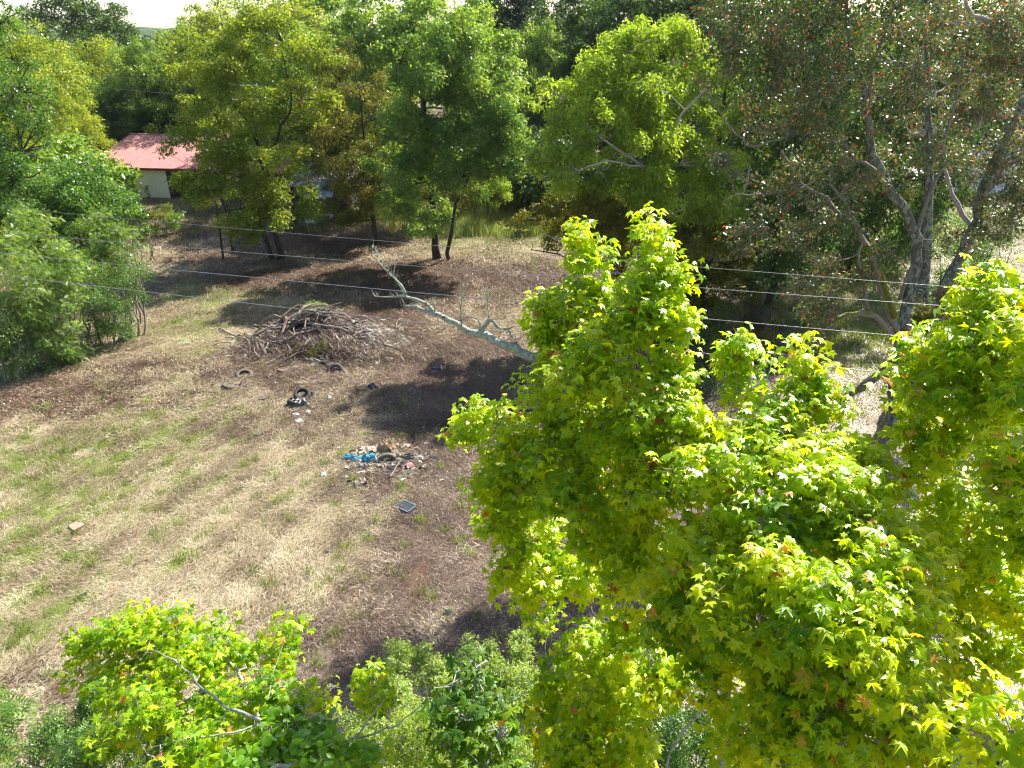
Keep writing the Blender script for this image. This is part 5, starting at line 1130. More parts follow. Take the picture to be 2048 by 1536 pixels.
bA = np.array([3.0, 6.8, float(gz(3.0, 6.8)) - .1])
LA = PL([(1160, 500, 9.4, 38, 1.3), (1130, 600, 9.2, 50), (1210, 590, 9.2, 50), (1100, 660, 9.0, 50), (1180, 680, 9.0, 70), (1310, 500, 8.7, 48, 1.2), (1290, 590, 8.4, 75), (1340, 640, 8.2, 60), (1240, 690, 8.0, 90), (1330, 740, 8.0, 65), (1130, 760, 8.4, 70), (1120, 850, 8.6, 70),
         (1230, 820, 7.8, 100), (960, 850, 8.7, 38), (915, 870, 8.8, 22), (1000, 825, 8.7, 22), (1040, 880, 8.5, 60), (990, 960, 8.5, 45), (1060, 980, 8.2, 85), (990, 1050, 8.4, 50), (1150, 960, 7.8, 100), (1060, 1090, 8.2, 75), (1180, 1060, 7.6, 85), (1080, 1180, 8.2, 40, 1.2), (1160, 1150, 7.9, 50), (1090, 1240, 8.1, 20, 1.5),
         (1480, 720, 8.2, 42, 1.2), (1490, 790, 8.0, 42), (1605, 735, 7.6, 38, 1.2), (1620, 800, 7.3, 55), (1480, 870, 7.2, 80), (1370, 850, 7.4, 60), (1580, 890, 6.8, 85), (1690, 910, 6.6, 60), (1380, 950, 6.8, 85), (1500, 980, 6.3, 95), (1640, 980, 6.0, 95), (1290, 1000, 7.2, 80),
         (1300, 1110, 7.0, 80), (1420, 1090, 6.2, 95), (1560, 1090, 5.6, 105), (1700, 1070, 5.6, 85), (1800, 1160, 5.0, 80), (1380, 1200, 5.9, 85), (1500, 1210, 5.2, 95), (1640, 1200, 4.8, 105), (1760, 1260, 4.5, 95), (1860, 1230, 4.8, 50),
         (1200, 1300, 7.0, 50), (1130, 1360, 7.0, 55), (1230, 1370, 6.6, 70), (1110, 1440, 6.8, 45), (1190, 1460, 6.3, 70), (1320, 1330, 6.2, 60), (1160, 1530, 6.0, 60), (1520, 1320, 4.9, 85), (1640, 1340, 4.6, 95), (1760, 1380, 4.3, 95), (1560, 1440, 4.6, 80), (1680, 1480, 4.2, 95), (1810, 1500, 4.1, 80), (1480, 1480, 4.9, 45), (1870, 1400, 4.6, 60), (1400, 1300, 5.6, 60), (1250, 1230, 6.8, 45), (1440, 1400, 5.2, 45), (1900, 1500, 4.2, 80), (1750, 960, 6.4, 45), (1780, 1060, 5.8, 55), (1580, 1540, 4.3, 80), (1100, 1500, 6.5, 50), (1270, 1500, 5.8, 45), (1280, 930, 7.4, 80), (1180, 870, 8.2, 70)])
ax = lambda z, dx=0, dy=0: (3.0 + dx, 6.8 + dy, z)
rootA = sweetgum('sweetgum_tree', 'big bright yellow green star-leaved tree filling the lower right foreground', bA,
    [(*bA, .20), (*ax(2.5), .16), (*ax(5.0, .02), .135), (*ax(7.0, -.25), .11), (*A(1440, 1180, 6.9), .09), (*A(1395, 1070, 7.2), .07), (*A(1300, 880, 7.8), .05), (*A(1290, 700, 8.2), .035), (*A(1300, 600, 8.4), .022), (*A(1312, 480, 8.7), .008)],
    [PLimb([(1375, 1070, 7.2, .05), (1260, 950, 7.8, .04), (1190, 800, 8.6, .03), (1165, 640, 9.1, .022), (1160, 480, 9.4, .008)]),
     PLimb([(1400, 1090, 7.1, .045), (1280, 1030, 7.5, .03), (1160, 1020, 8, .02), (1020, 960, 8.5, .01)]),
     PLimb([(1440, 1200, 6.9, .06), (1560, 1050, 6.4, .04), (1600, 900, 6.9, .03), (1610, 740, 7.6, .01)]),
     PLimb([(1440, 1200, 6.9, .05), (1600, 1200, 5.4, .035), (1740, 1300, 4.6, .02), (1800, 1440, 4.2, .01)]),
     PLimb([(1430, 1140, 7.0, .04), (1440, 1000, 7.1, .03), (1410, 930, 7.4, .026), (1470, 830, 7.7, .02), (1480, 720, 8.2, .008)]),
     PLimb([(1372, 1395, 6.3, .045), (1300, 1345, 6.5, .035), (1240, 1300, 6.8, .02), (1215, 1275, 6.9, .01)]),
     PLimb([(1420, 1400, 6.5, .045), (1375, 1450, 6.2, .035), (1335, 1510, 6.0, .03), (1330, 1560, 5.8, .02)]),
     PLimb([(1270, 1340, 6.6, .02), (1180, 1340, 6.9, .014), (1090, 1345, 7.1, .006)]), PLimb([(1265, 1345, 6.6, .014), (1220, 1390, 6.5, .011), (1190, 1440, 6.4, .006)]),
     PLimb([(1345, 1410, 6.3, .02), (1300, 1440, 6.1, .016), (1275, 1480, 6.0, .01)]),
     PLimb([(1200, 860, 8.5, .02), (1060, 850, 8.6, .012), (960, 850, 8.7, .006), (925, 870, 8.75, .003)])],
    LA, M['gum'], 1150, .195, 101, tint_mu=.58, tint_sd=.28, balls=40)

bB = np.array([5.8, 7.5, float(gz(5.8, 7.5)) - .1])
LB = PL([(1970, 550, 7.2, 34, 1.2), (1950, 620, 7.1, 50), (2010, 620, 6.8, 45), (1900, 690, 7.0, 60), (1990, 700, 6.6, 75), (2060, 680, 6.2, 60), (1830, 710, 7.2, 30), (1850, 790, 6.9, 60), (1950, 800, 6.6, 80), (2050, 800, 6.0, 60), (1810, 760, 7.1, 28), (1870, 880, 6.7, 60), (1960, 880, 6.4, 50), (2060, 900, 5.6, 70),
         (1850, 960, 6.5, 45), (1930, 990, 6.4, 45), (2040, 1000, 5.4, 75), (1960, 1080, 5.8, 60), (2060, 1100, 5.2, 75), (1880, 1060, 6.4, 50), (1990, 1170, 5.6, 60), (1930, 1200, 5.8, 50), (2050, 1220, 5.2, 55), (1960, 1290, 5.6, 50), (1840, 1100, 6.2, 45), (2040, 1300, 5.4, 40), (1940, 1400, 5.4, 45), (1900, 1330, 5.5, 40)])
sweetgum('sweetgum_tree', 'yellow green star-leaved tree climbing the right edge in front of the dark trunks', bB,
    [(*bB, .20), (5.8, 7.5, 4, .17), (5.8, 7.5, 8, .12), (*A(1925, 960, 7.2), .07), (*A(1960, 860, 7.2), .05), (*A(1985, 700, 7.0), .03), (*A(1972, 540, 7.2), .008)],
    [PLimb([(1925, 965, 7.2, .05), (1880, 945, 7.0, .05), (1840, 920, 6.8, .035), (1820, 915, 6.7, .02)]), PLimb([(1910, 965, 7.1, .03), (1850, 955, 6.7, .02), (1770, 948, 6.4, .012)]),
     PLimb([(2120, 1370, 5.2, .13), (2050, 1360, 5.6, .12), (1980, 1340, 6.0, .10), (1900, 1250, 6.6, .08)]), PLimb([(1970, 800, 7.1, .03), (2040, 740, 6.5, .02), (2100, 640, 6, .01)]), PLimb([(1930, 1000, 7.2, .05), (2030, 1040, 6.2, .03), (2100, 1040, 5.4, .015)])],
    LB, M['gum'], 1150, .195, 102, tint_mu=.60, tint_sd=.26, balls=20, n_parts=300)
bC = np.array([-3.2, 5.4, float(gz(-3.2, 5.4)) - .1])
LC = PL([(290, 1240, 7.2, 38), (350, 1250, 7.2, 45), (430, 1250, 7.4, 38), (230, 1290, 6.9, 50), (165, 1290, 6.9, 30), (160, 1340, 6.7, 30), (300, 1320, 6.8, 60), (400, 1330, 6.8, 65), (470, 1310, 7.1, 38), (570, 1270, 7.5, 30, 1.2), (560, 1320, 7.2, 30), (220, 1380, 6.4, 55), (330, 1410, 6.2, 70), (440, 1410, 6.4, 65), (530, 1400, 6.6, 55),
         (250, 1460, 6.0, 55), (610, 1400, 6.6, 40), (740, 1375, 6.9, 42), (660, 1380, 6.8, 25), (630, 1510, 6.0, 50), (380, 1500, 5.6, 65), (480, 1500, 5.8, 60), (720, 1530, 5.9, 40), (560, 1530, 5.7, 55)])
sweetgum('sweetgum_tree', 'star-leaved tree at the bottom left with rusty dead leaves and bare grey branches', bC,
    [(*bC, .15), (-3.2, 5.4, 3, .12), (*A(520, 1470, 5.9), .075), (*A(519, 1425, 6.3), .055), (*A(495, 1365, 6.7), .042), (*A(468, 1332, 6.9), .03), (*A(400, 1260, 7.3), .01)],
    [PLimb([(520, 1440, 5.85, 0.04125), (440, 1410, 6.15, 0.033), (415, 1385, 6.25, 0.028875), (340, 1310, 6.55, 0.0165), (300, 1300, 6.65, 0.00825)]), PLimb([(520, 1450, 5.85, 0.02475), (450, 1470, 5.65, 0.020625), (370, 1475, 5.65, 0.01815), (320, 1490, 5.55, 0.00825)]),
     PLimb([(540, 1540, 5.25, 0.04125), (660, 1500, 5.65, 0.03135), (716, 1474, 5.85, 0.02805), (732, 1440, 6.05, 0.02145), (765, 1410, 6.35, 0.0132), (768, 1400, 6.45, 0.0099)]), PLimb([(712, 1476, 5.85, 0.02475), (784, 1458, 5.95, 0.0198), (820, 1430, 6.15, 0.0132), (852, 1400, 6.35, 0.0066)]),
     PLimb([(690, 1490, 5.75, 0.02475), (682, 1466, 5.95, 0.020625), (647, 1440, 6.15, 0.0165), (588, 1412, 6.35, 0.0099)]), PLimb([(535, 1400, 6.25, 0.0132), (545, 1350, 6.65, 0.0099), (570, 1280, 7.15, 0.004125)])],
    [(c, q * .9) for c, q in LC], M['gum'], 1250, .165, 103, tint_mu=.42, tint_sd=.3, balls=24, n_parts=300, old=.009)
bD = np.array([-.25, 3.9, float(gz(-.25, 3.9))])
sweetgum('sweetgum_sapling', 'slim green star-leaved sapling at the bottom centre in front of the grey green shrub', bD,
    [(*bD, .05), (-.25, 3.9, 5, .035), (*A(960, 1480, 4.0), .022), (*A(945, 1340, 4.4), .006)], [], PL([(945, 1345, 4.4, 34, 1.2), (905, 1400, 4.2, 40), (985, 1400, 4.2, 40), (940, 1440, 4.1, 42), (1000, 1470, 4.0, 40), (900, 1480, 4.0, 36), (970, 1530, 3.8, 45)]),
    M['gum2'], 800, .165, 104, tint_mu=.25, tint_sd=.2, balls=4, n_parts=160, cat='sapling', old=.012)
bE = np.array([4.2, 2.9, float(gz(4.2, 2.9))])
sweetgum('sweetgum_tree', 'nearest star-leaved crown, cut off by the bottom right corner', bE, [(*bE, .16), (4.0, 2.9, 7, .1), (3.4, 2.8, 10, .03)], [PLimb([(2080, 1560, 2.9, .03), (1960, 1480, 3.0, .02), (1925, 1500, 3.0, .015), (1890, 1545, 2.9, .01)])],
    PL([(1990, 1460, 3.0, 40), (2050, 1470, 2.9, 50), (1950, 1520, 2.9, 30), (2020, 1530, 2.8, 55), (2080, 1420, 2.9, 40)]), M['gum'], 900, .18, 105, tint_mu=.6, tint_sd=.2, balls=4, n_parts=80, old=.012)
# bare grey dead limb reaching left out of the big sweetgum
dl = MB()
def dlimb(pts, s=10): 
    Q = wiggle(PLimb(pts), .004, max(6, len(pts) * 3), np.random.default_rng(len(pts) + int(pts[0][0]))); Q[:, 3] *= .86 * np.random.default_rng(5).uniform(.88, 1.12, len(Q)); dl.tube(Q[:, :3], Q[:, 3], s)
k_ = .75
dlimb([(1260, 760, 8.2, .06), (1180, 730, 8.5, .07), (1095, 712, 8.7, .072), (1045, 711, 8.8, .07), (1027, 695, 8.85, .068), (975, 674, 8.95, .064), (936, 663, 9.1, .052), (910, 643, 9.2, .045), (879, 632, 9.3, .04), (853, 620, 9.4, .036), (825, 613, 9.5, .024), (806, 610, 9.55, .012)], 12)
dlimb([(868, 628, 9.35, .034), (860, 612, 9.4, .034), (845, 603, 9.45, .028), (811, 592, 9.6, .022), (780, 594, 9.7, .012), (749, 593, 9.8, .005)])
dlimb([(811, 592, 9.6, .022), (808, 578, 9.6, .020), (790, 557, 9.7, .017), (772, 541, 9.75, .012), (754, 520, 9.85, .008), (744, 500, 9.9, .005), (745, 490, 9.9, .004)])
dlimb([(786, 552, 9.7, .012), (790, 530, 9.7, .008), (784, 503, 9.7, .004)]); dlimb([(778, 545, 9.7, .010), (776, 520, 9.7, .006), (782, 512, 9.7, .003)]); dlimb([(858, 618, 9.4, .014), (862, 604, 9.4, .010), (858, 597, 9.4, .007)]); dlimb([(869, 628, 9.3, .012), (870, 606, 9.3, .010)])
dlimb([(923, 652, 9.1, .014), (921, 620, 9.1, .012), (925, 585, 9.15, .008), (930, 553, 9.2, .004)]); dlimb([(921, 620, 9.1, .009), (917, 600, 9.1, .006), (913, 588, 9.1, .003)])
dlimb([(962, 670, 9.0, .05), (967, 655, 9.0, .04), (978, 638, 9.0, .032), (986, 640, 9.0, .030), (992, 652, 9.0, .024), (1003, 658, 9.0, .02), (1020, 657, 9.0, .012), (1030, 652, 9.0, .006)])
dlimb([(978, 636, 9.0, .014), (975, 610, 9.05, .010), (974, 588, 9.05, .007), (964, 570, 9.1, .003)]); dlimb([(975, 600, 9.05, .006), (976, 580, 9.05, .003)])
dlimb([(1016, 658, 9.0, .012), (1024, 675, 8.95, .009), (1035, 686, 8.9, .006)]); dlimb([(959, 668, 9.0, .02), (961, 650, 9.0, .016), (956, 637, 9.0, .013), (942, 634, 9.05, .009), (931, 629, 9.1, .006)])
rd = np.random.default_rng(3); 
for (x0, y0_, x1, y1, Y, n_) in ((811, 590, 745, 492, 9.75, 60), (930, 553, 921, 650, 9.15, 44), (964, 570, 978, 636, 9.05, 26), (749, 593, 811, 592, 9.7, 24), (1003, 658, 1035, 686, 8.95, 24), (806, 610, 860, 620, 9.5, 20), (956, 637, 931, 629, 9.1, 12)):
    t = rd.random(n_); P0 = np.array([A(x0 + (x1 - x0) * a, y0_ + (y1 - y0_) * a, Y) for a in t]); dl.prisms(P0, P0 + rd.normal(size=P0.shape) * .045 + [0, 0, .035], .004, .0015, 3)
dm = dl.build('dead_limb', M['bark_pale'], rootA, True, bA); dm['label'] = 'bare lichen-white dead limb with upright dead twigs'

# ---- shrubs under the near trees
bush('grey_green_shrub', 'feathery grey green shrub at the bottom centre', 'shrub', [(800, 1325, 11, 34), (860, 1340, 10.8, 36), (960, 1305, 11, 30, .9), (1040, 1305, 11, 30, .9), (900, 1390, 10.3, 55), (1000, 1370, 10.6, 60), (1060, 1400, 10, 55), (790, 1400, 10, 38), (850, 1480, 9, 60), (1050, 1490, 9.2, 60), (950, 1500, 8.8, 60), (720, 1480, 9.2, 50)], M['lf_sage'], 44000, .075, 'narrow', 91, sub=13, tint_mu=.62, tint_sd=.25, hang=-.5, stem_mat=M['twig_grey'])
bush('privet_bush', 'yellow green small-leaved bush low at the bottom centre', 'bush', [(800, 1500, 8.4, 55), (880, 1540, 8, 60), (720, 1530, 8.2, 50), (1000, 1540, 8, 60), (1110, 1500, 8.5, 40)], M['lf_elm'], 12000, .05, 'leaf', 92, tint_mu=.35)
bush('redbud_tree', 'round heart-leaved small tree growing through the bottom left crown', 'tree', [(610, 1480, 5.9, 45), (570, 1430, 6.3, 34), (640, 1530, 5.5, 50), (540, 1500, 5.7, 45), (490, 1540, 5.3, 45), (720, 1530, 5.6, 38)], M['lf_round'], 1100, .105, 'round', 93, tint_mu=.45, jitter=.7, sub=9)
bush('privet_bush', 'dark small-leaved bush at the bottom left under the star leaves', 'bush', [(150, 1470, 8.6, 50), (100, 1520, 8.2, 55), (220, 1500, 8.0, 60), (320, 1530, 7.4, 70), (180, 1400, 9.0, 30), (420, 1540, 7.2, 60), (60, 1560, 8.2, 40)], M['lf_privet'], 22000, .055, 'leaf', 94, tint_mu=.65, tint_sd=.25)
bush('mimosa_bush', 'blue green feathery leaves under the bottom left crown', 'bush', [(220, 1490, 6.6, 50), (300, 1460, 6.6, 40), (160, 1530, 6.4, 45), (350, 1520, 6.2, 45)], M['lf_mimosa'], 1500, .16, 'frond', 95, tint_mu=.35)
bush('mimosa_bush', 'soft bluish feathery fronds in the bottom left corner', 'bush', [(5, 1440, 4.2, 32), (-20, 1500, 4.0, 40), (-30, 1400, 4.3, 30)], M['lf_mimosa'], 260, .16, 'frond', 96, tint_mu=.5, stems=False)
bush('understory_shrub', 'glinting dark shrub low in the gap beside the pale trunk', 'shrub', [(1340, 1440, 9, 70), (1300, 1520, 8.4, 70), (1400, 1530, 8.4, 60), (1440, 1440, 9, 50)], M['lf_privet'], 12000, .06, 'leaf', 97, tint_mu=.5)
bush('understory_shrub', 'dark undergrowth beneath the right part of the big star-leaved tree', 'shrub', [(1700, 1400, 9.5, 90), (1850, 1300, 10.5, 90), (1950, 1200, 11.5, 90), (1560, 1480, 9, 80), (1780, 1120, 14, 80), (1900, 1480, 8.8, 90)], M['lf_oak'], 22000, .07, 'leaf', 98, tint_mu=.4)
bush('dead_frond_clump', 'brown dried hanging needles inside the right-hand crown', 'plant', [(1835, 1100, 7.0, 34, 1.3)], M['lf_brownish'], 400, .05, 'narrow', 99, stems=False, sub=8)

# ================================================================== POWER LINES
def wire(name, label, pts, z, r_=.011, mat='cable', group=None):
    """pts in pixels on a level plane z; extended beyond the picture on both sides"""
    P = np.array([G(px, py, z) for px, py in pts]); c = np.polyfit(P[:, 0], P[:, 1], 1)
    xs = np.linspace(-42, 34, 120); ys = np.polyval(c, xs)
    zs = z + .00035 * (xs - 2) ** 2
    m = MB(); r_ = r_ * .5; m.tube(np.stack([xs, ys, zs], 1), r_, 6)
    # strands: a thin helix makes the twisted look
    th = xs_ = np.linspace(-42, 34, 2400); 
    m.tube(np.stack([xs_, np.polyval(c, xs_) + r_ * np.cos(xs_ * 26), z + .00035 * (xs_ - 2) ** 2 + r_ * np.sin(xs_ * 26)], 1), r_ * .45, 3, False)
    o = m.build(name, M[mat]); tag(o, label, 'power line', group)
    return o
wire('power_line', 'highest of the four twisted wires crossing the picture', [(40, 420), (760, 491), (1350, 533), (1710, 552)], 10, .009)
wire('power_line', 'second highest of the four twisted wires crossing the field', [(10, 466), (650, 524), (1075, 557), (1900, 607)], 10.0, .010)
wire('power_line', 'third of the four twisted wires, passing above the brush pile', [(70, 512), (650, 577), (1367, 640), (1844, 668)], 10.0, .011)
wire('power_line', 'lowest of the four twisted wires, crossing in front of the brush pile', [(0, 546), (788, 657), (1390, 714), (2030, 757)], 10.0, .012)
for pts, lab in (([(205, 150), (345, 160)], 'upper of the two faint distant wires above the red roof'), ([(205, 172), (345, 186)], 'lower of the two faint distant wires above the red roof')):
    P0, P1 = A(*pts[0], 60), A(*pts[1], 60); d = P1 - P0; m = MB(); m.tube([P0 - d * 2.0, (P0 + P1) / 2 - [0, 0, .1], P1 + d * 1.2], .009, 5); tag(m.build('power_line', M['cable']), lab, 'power line')

# ================================================================== BRUSH PILE
pc = G(632, 690); 
pile = empty('brush_pile', (pc[0], pc[1], float(gz(pc[0], pc[1]))), 'big heap of cut branches, sticks and dead weeds in the middle of the field', 'brush pile')
r = np.random.default_rng(55)
def pile_h(x, y): return 1.25 * (.8 + .5 * np.sin(x * 2.1 + 1) * .35 + .2 * np.sin(y * 3.1 + x)) * np.exp(-((x / 2.3) ** 2 + ((y - .7) / 1.9) ** 2)) + .45 * np.exp(-(((x - 1.8) / 1.6) ** 2 + ((y + .6) / 1.5) ** 2)) + .35 * np.exp(-(((x + 1.8) / 1.3) ** 2 + ((y + .4) / 1.2) ** 2))
gx = np.linspace(-4.4, 4.4, 90); GX, GY = np.meshgrid(gx, gx * .95); hz = pile_h(GX, GY) * (.75 + .6 * fbm(GX * 1.7, GY * 1.7, 4)) + .22 * (fbm(GX * 5, GY * 5, 3) - .5) * (pile_h(GX, GY) > .08) - .06
i = (np.arange(89)[:, None] * 90 + np.arange(89)[None]).ravel()
put('mound', mesh_np('mound', np.stack([GX.ravel(), GY.ravel(), hz.ravel()], 1), np.stack([i, i + 1, i + 91, i + 90], 1), smooth=True), M['mulch'], pile)
stick_meshes = []
for v in range(10):
    L = 1.0; n = 7; P = np.zeros((n, 3)); P[:, 0] = np.linspace(-.5, .5, n); P[:, 1] = .10 * r.normal() * np.sin(np.linspace(0, 3.1, n)) + r.normal(size=n) * .008; P[:, 2] = .09 * abs(r.normal()) * np.sin(np.linspace(0, 3.1, n)) + r.normal(size=n) * .008
    m = MB(); m.tube(P, np.linspace(.022, .009, n), 5)
    if v % 2:
        m.tube([P[4], P[4] + [.1, .08, .03], P[4] + [.2, .13, .04]], [.008, .005, .003], 4)
    me = m.mesh('stick'); me.materials.append(M[('stick', 'stick_dark', 'stick', 'stick_dark', 'stick')[v % 5]]); stick_meshes.append(me)
def stick(parent, loc, yaw, pitch, L, name='stick', thick=1.0, v=None):
    o = bpy.data.objects.new(name, stick_meshes[r.integers(10) if v is None else v]); COL.objects.link(o); o.location = [float(a) for a in loc]; o.rotation_euler = (float(r.uniform(-.4, .4)), float(pitch), float(yaw)); th_ = float(r.uniform(.5, 1.5)); o.scale = (float(L), float(L * th_), float(L * th_) * thick)
    if parent: o.parent = parent
    return o
for k in range(290):
    if k < 150: x, y = r.normal(-.35, 1.35), r.normal(.35, .95); yaw = r.normal(.35 if r.random() < .5 else -.6, .55); L = r.uniform(.9, 2.6)
    else: x, y = r.normal(.3, 2.3), r.normal(-.3, 1.3); yaw = r.uniform(0, 3.14); L = r.uniform(.6, 1.6)
    z = float(pile_h(x, y)) * .98 + r.uniform(0, .16)
    stick(pile, (x, y, z), yaw, -.35 * (-x / 2.2) * math.cos(yaw) * .9 + r.normal(0, .22), L, thick=1.1)
n = 22000; x = r.normal(.3, 2.0, n); y = r.normal(-.1, 1.35, n); z = pile_h(x, y) + r.uniform(-.03, .20, n); a = r.uniform(0, 6.28, n); L = r.uniform(.12, .5, n)
P0 = np.stack([x, y, z], 1); P1 = P0 + np.stack([np.cos(a) * L, np.sin(a) * L, r.normal(.05, .12, n)], 1)
V = np.stack([P0 - [0, .009, 0], P0 + [0, .009, .006], P1], 1).reshape(-1, 3); tw = put('twigs', mesh_np('twigs', V, np.arange(3 * n).reshape(-1, 3), np.repeat(np.clip(r.random(n) ** 1.3, 0, 1), 3)), BRSTRAW, pile); tw['kind'] = 'stuff'
def pt(x, y, z): return np.array([pc[0] + x, pc[1] + y, z])
leaf_blob('weed_clump', 'small bluish green weed growing on top of the brush pile', 'weed', [pt(-.3, 1.2, 1.6), pt(.1, 1.3, 1.55)], [.45, .35], M['lf_mimosa'], 700, .10, 'frond', 201, base=pt(-.2, 1.2, 1.4), stems=False)
leaf_blob('weed_clump', 'yellow green weeds on the left flank of the brush pile', 'weed', [pt(-2.6, .2, .5), pt(-2.9, -.3, .35)], [.4, .35], M['lf_locust'], 900, .07, 'narrow', 202, stems=False, base=pt(-2.7, 0, 0), hang=-1)
leaf_blob('weed_clump', 'olive dead weeds on the front face of the brush pile', 'weed', [pt(.9, -1.6, .55), pt(.4, -1.9, .4), pt(-.2, -1.7, .5)], [.45, .4, .4], M['lf_brownish'], 1800, .08, 'narrow', 203, stems=False, base=pt(.5, -1.7, 0), hang=-1)

nn = 40; aa = np.random.default_rng(9); x = aa.normal(.6, 1.9, nn); y = aa.normal(-1.2, .7, nn); P = np.stack([pc[0] + x, pc[1] + y, gz(pc[0] + x, pc[1] + y) + pile_h(x, y) * .9], 1)
instancer('dead_grass', P, aa.uniform(0, 6.28, nn), aa.uniform(.8, 1.5, nn), aa.random(nn) * .8, straw_clump(61, 60, .5, .15, .5, .007, .3, .2), BRSTRAW, 'raked dry grass heaped against the front of the brush pile')
# ---- loose sticks, logs, planks lying about
def lay(px0, py0, px1, py1, r0, r1, name, label, cat, mat, lift=.03, kink=.02, sides=6):
    a, b_ = G(px0, py0), G(px1, py1); n = 7; t = np.linspace(0, 1, n)[:, None]; P = a + (b_ - a) * t; P[:, 2] = gz(P[:, 0], P[:, 1]) + max(r0, lift); L = np.linalg.norm(b_ - a)
    P[1:-1, :2] += np.random.default_rng(int(px0 + py0)).normal(size=(n - 2, 2)) * kink * L
    m = MB(); m.tube(P, np.linspace(r0, r1, n), sides)
    if kink > .015:
        q = P[3]; d = (b_ - a) / L; s = np.array([-d[1], d[0], 0]); m.tube([q, q + (d + s * .5) * L * .12 + [0, 0, .02], q + (d * 1.6 + s * .9) * L * .16 + [0, 0, .04]], [r1 * 1.3, r1, r1 * .5], 4)
    o = m.build(name, M[mat], None, False, P[0]); o.location = P[0]; return tag(o, label, cat)
lay(70, 802, 195, 766, .07, .03, 'fallen_branch', 'long dark fallen branch on the leaf litter at the left', 'branch', 'stick_dark', kink=.03)
lay(165, 768, 205, 742, .03, .012, 'fallen_branch', 'pale thin branch behind the long dark one at the left', 'branch', 'stick')
lay(425, 778, 497, 745, .06, .03, 'fallen_branch', 'brown branch lying left of the black bag heap', 'branch', 'stick_dark', kink=.03)
lay(543, 880, 566, 901, .035, .03, 'wooden_stake', 'short pale board lying alone on the dry straw', 'board', 'wood_pale', kink=0, sides=4)
lay(641, 961, 660, 903, .02, .008, 'dry_stalk', 'tall pale dry stalk left of the trash heap', 'stalk', 'wood_pale', kink=.02)
lay(650, 955, 664, 918, .014, .006, 'dry_stalk', 'shorter pale stalk beside the tall one left of the trash heap', 'stalk', 'wood_pale', kink=.02)
lay(781, 961, 804, 923, .022, .018, 'wooden_stake', 'grey stick leaning across the front of the trash heap', 'stick', 'stick', kink=.004, lift=.12)
lay(838, 928, 862, 931, .02, .012, 'wooden_stake', 'short pale stick right of the pink wrapper', 'stick', 'wood_pale', kink=.004)
lay(790, 968, 822, 966, .018, .010, 'fallen_branch', 'thin pale twig below the grey leaning stick', 'branch', 'stick')
for k, (a, b_, c, d) in enumerate(((880, 955, 948, 962), (885, 962, 940, 948), (900, 980, 960, 972), (905, 998, 955, 990), (895, 950, 935, 940), (915, 968, 962, 985), (910, 1004, 970, 1002))):
    lay(a, b_, c, d, .022, .010, 'fallen_branch', ('upper', 'slanting', 'middle', 'short lower', 'topmost short', 'down-sloping', 'lowest')[k] + ' pale stick in the stick scatter beside the left edge of the big crown', 'branch', 'wood_pale' if k % 2 == 0 else 'stick', kink=.03)
lay(1020, 1213, 1042, 1214, .022, .022, 'pipe', 'short grey pipe lying below the left edge of the big crown', 'pipe', 'sheet_grey', kink=0)
lay(1036, 1172, 1058, 1180, .02, .02, 'pipe', 'pale thin pipe just under the white board', 'pipe', 'sheet_grey', kink=0)
lay(156, 1199, 174, 1190, .05, .045, 'pipe', 'short black pipe on the green grass at the lower left', 'pipe', 'black_plastic', kink=0, sides=10)
lay(766, 1240, 795, 1236, .018, .014, 'fallen_branch', 'small forked pale twig left of the navy rag', 'branch', 'wood_pale', kink=.03)
lay(590, 540, 640, 505, .05, .03, 'fallen_branch', 'reddish fallen branch right of the twin trunks', 'branch', 'stick_red') 
lay(465, 540, 500, 520, .06, .03, 'fallen_branch', 'reddish branch in front of the slender saplings', 'branch', 'stick_red', kink=.04)
lay(740, 642, 800, 612, .07, .04, 'fallen_branch', 'dark log lying behind the right side of the brush pile', 'branch', 'stick_dark')
lay(820, 690, 905, 694, .05, .03, 'fallen_branch', 'dark branch in shade right of the brush pile', 'branch', 'stick_dark', kink=.03)
lay(700, 790, 735, 815, .03, .015, 'fallen_branch', 'pale crooked stick on the straw below the brush pile', 'branch', 'stick')
lay(440, 665, 500, 695, .05, .03, 'fallen_branch', 'weathered log end sticking out of the left of the brush pile', 'branch', 'stick', lift=.2)
r = np.random.default_rng(66); ls = []
n = 700; P = spots(n, 10, 55, -20, 16, lambda x, y: np.clip(cover(x, y)[1] * .6 + .12, 0, 1), r); Pz = on_ground(P, .03); a = r.uniform(0, 6.28, n); L = r.uniform(.12, .7, n)
m = MB(); E = Pz + np.stack([np.cos(a) * L, np.sin(a) * L, r.uniform(-.01, .06, n)], 1); m.prisms(Pz, E, .010 * r.uniform(.5, 1.5, n), .005, 4); tag(m.build('twig_scatter', M['stick']), 'small loose twigs and chips strewn over the field', kind='stuff')
n = 500; P = spots(n, 10, 55, -20, 16, lambda x, y: np.clip(cover(x, y)[1] * .6 + .05, 0, 1), r); Pz = on_ground(P, .03); a = r.uniform(0, 6.28, n); L = r.uniform(.1, .45, n)
m = MB(); E = Pz + np.stack([np.cos(a) * L, np.sin(a) * L, r.uniform(-.01, .06, n)], 1); m.prisms(Pz, E, .008, .004, 4); tag(m.build('twig_scatter', M['wood_pale']), 'pale splinters strewn over the shaded field', kind='stuff')

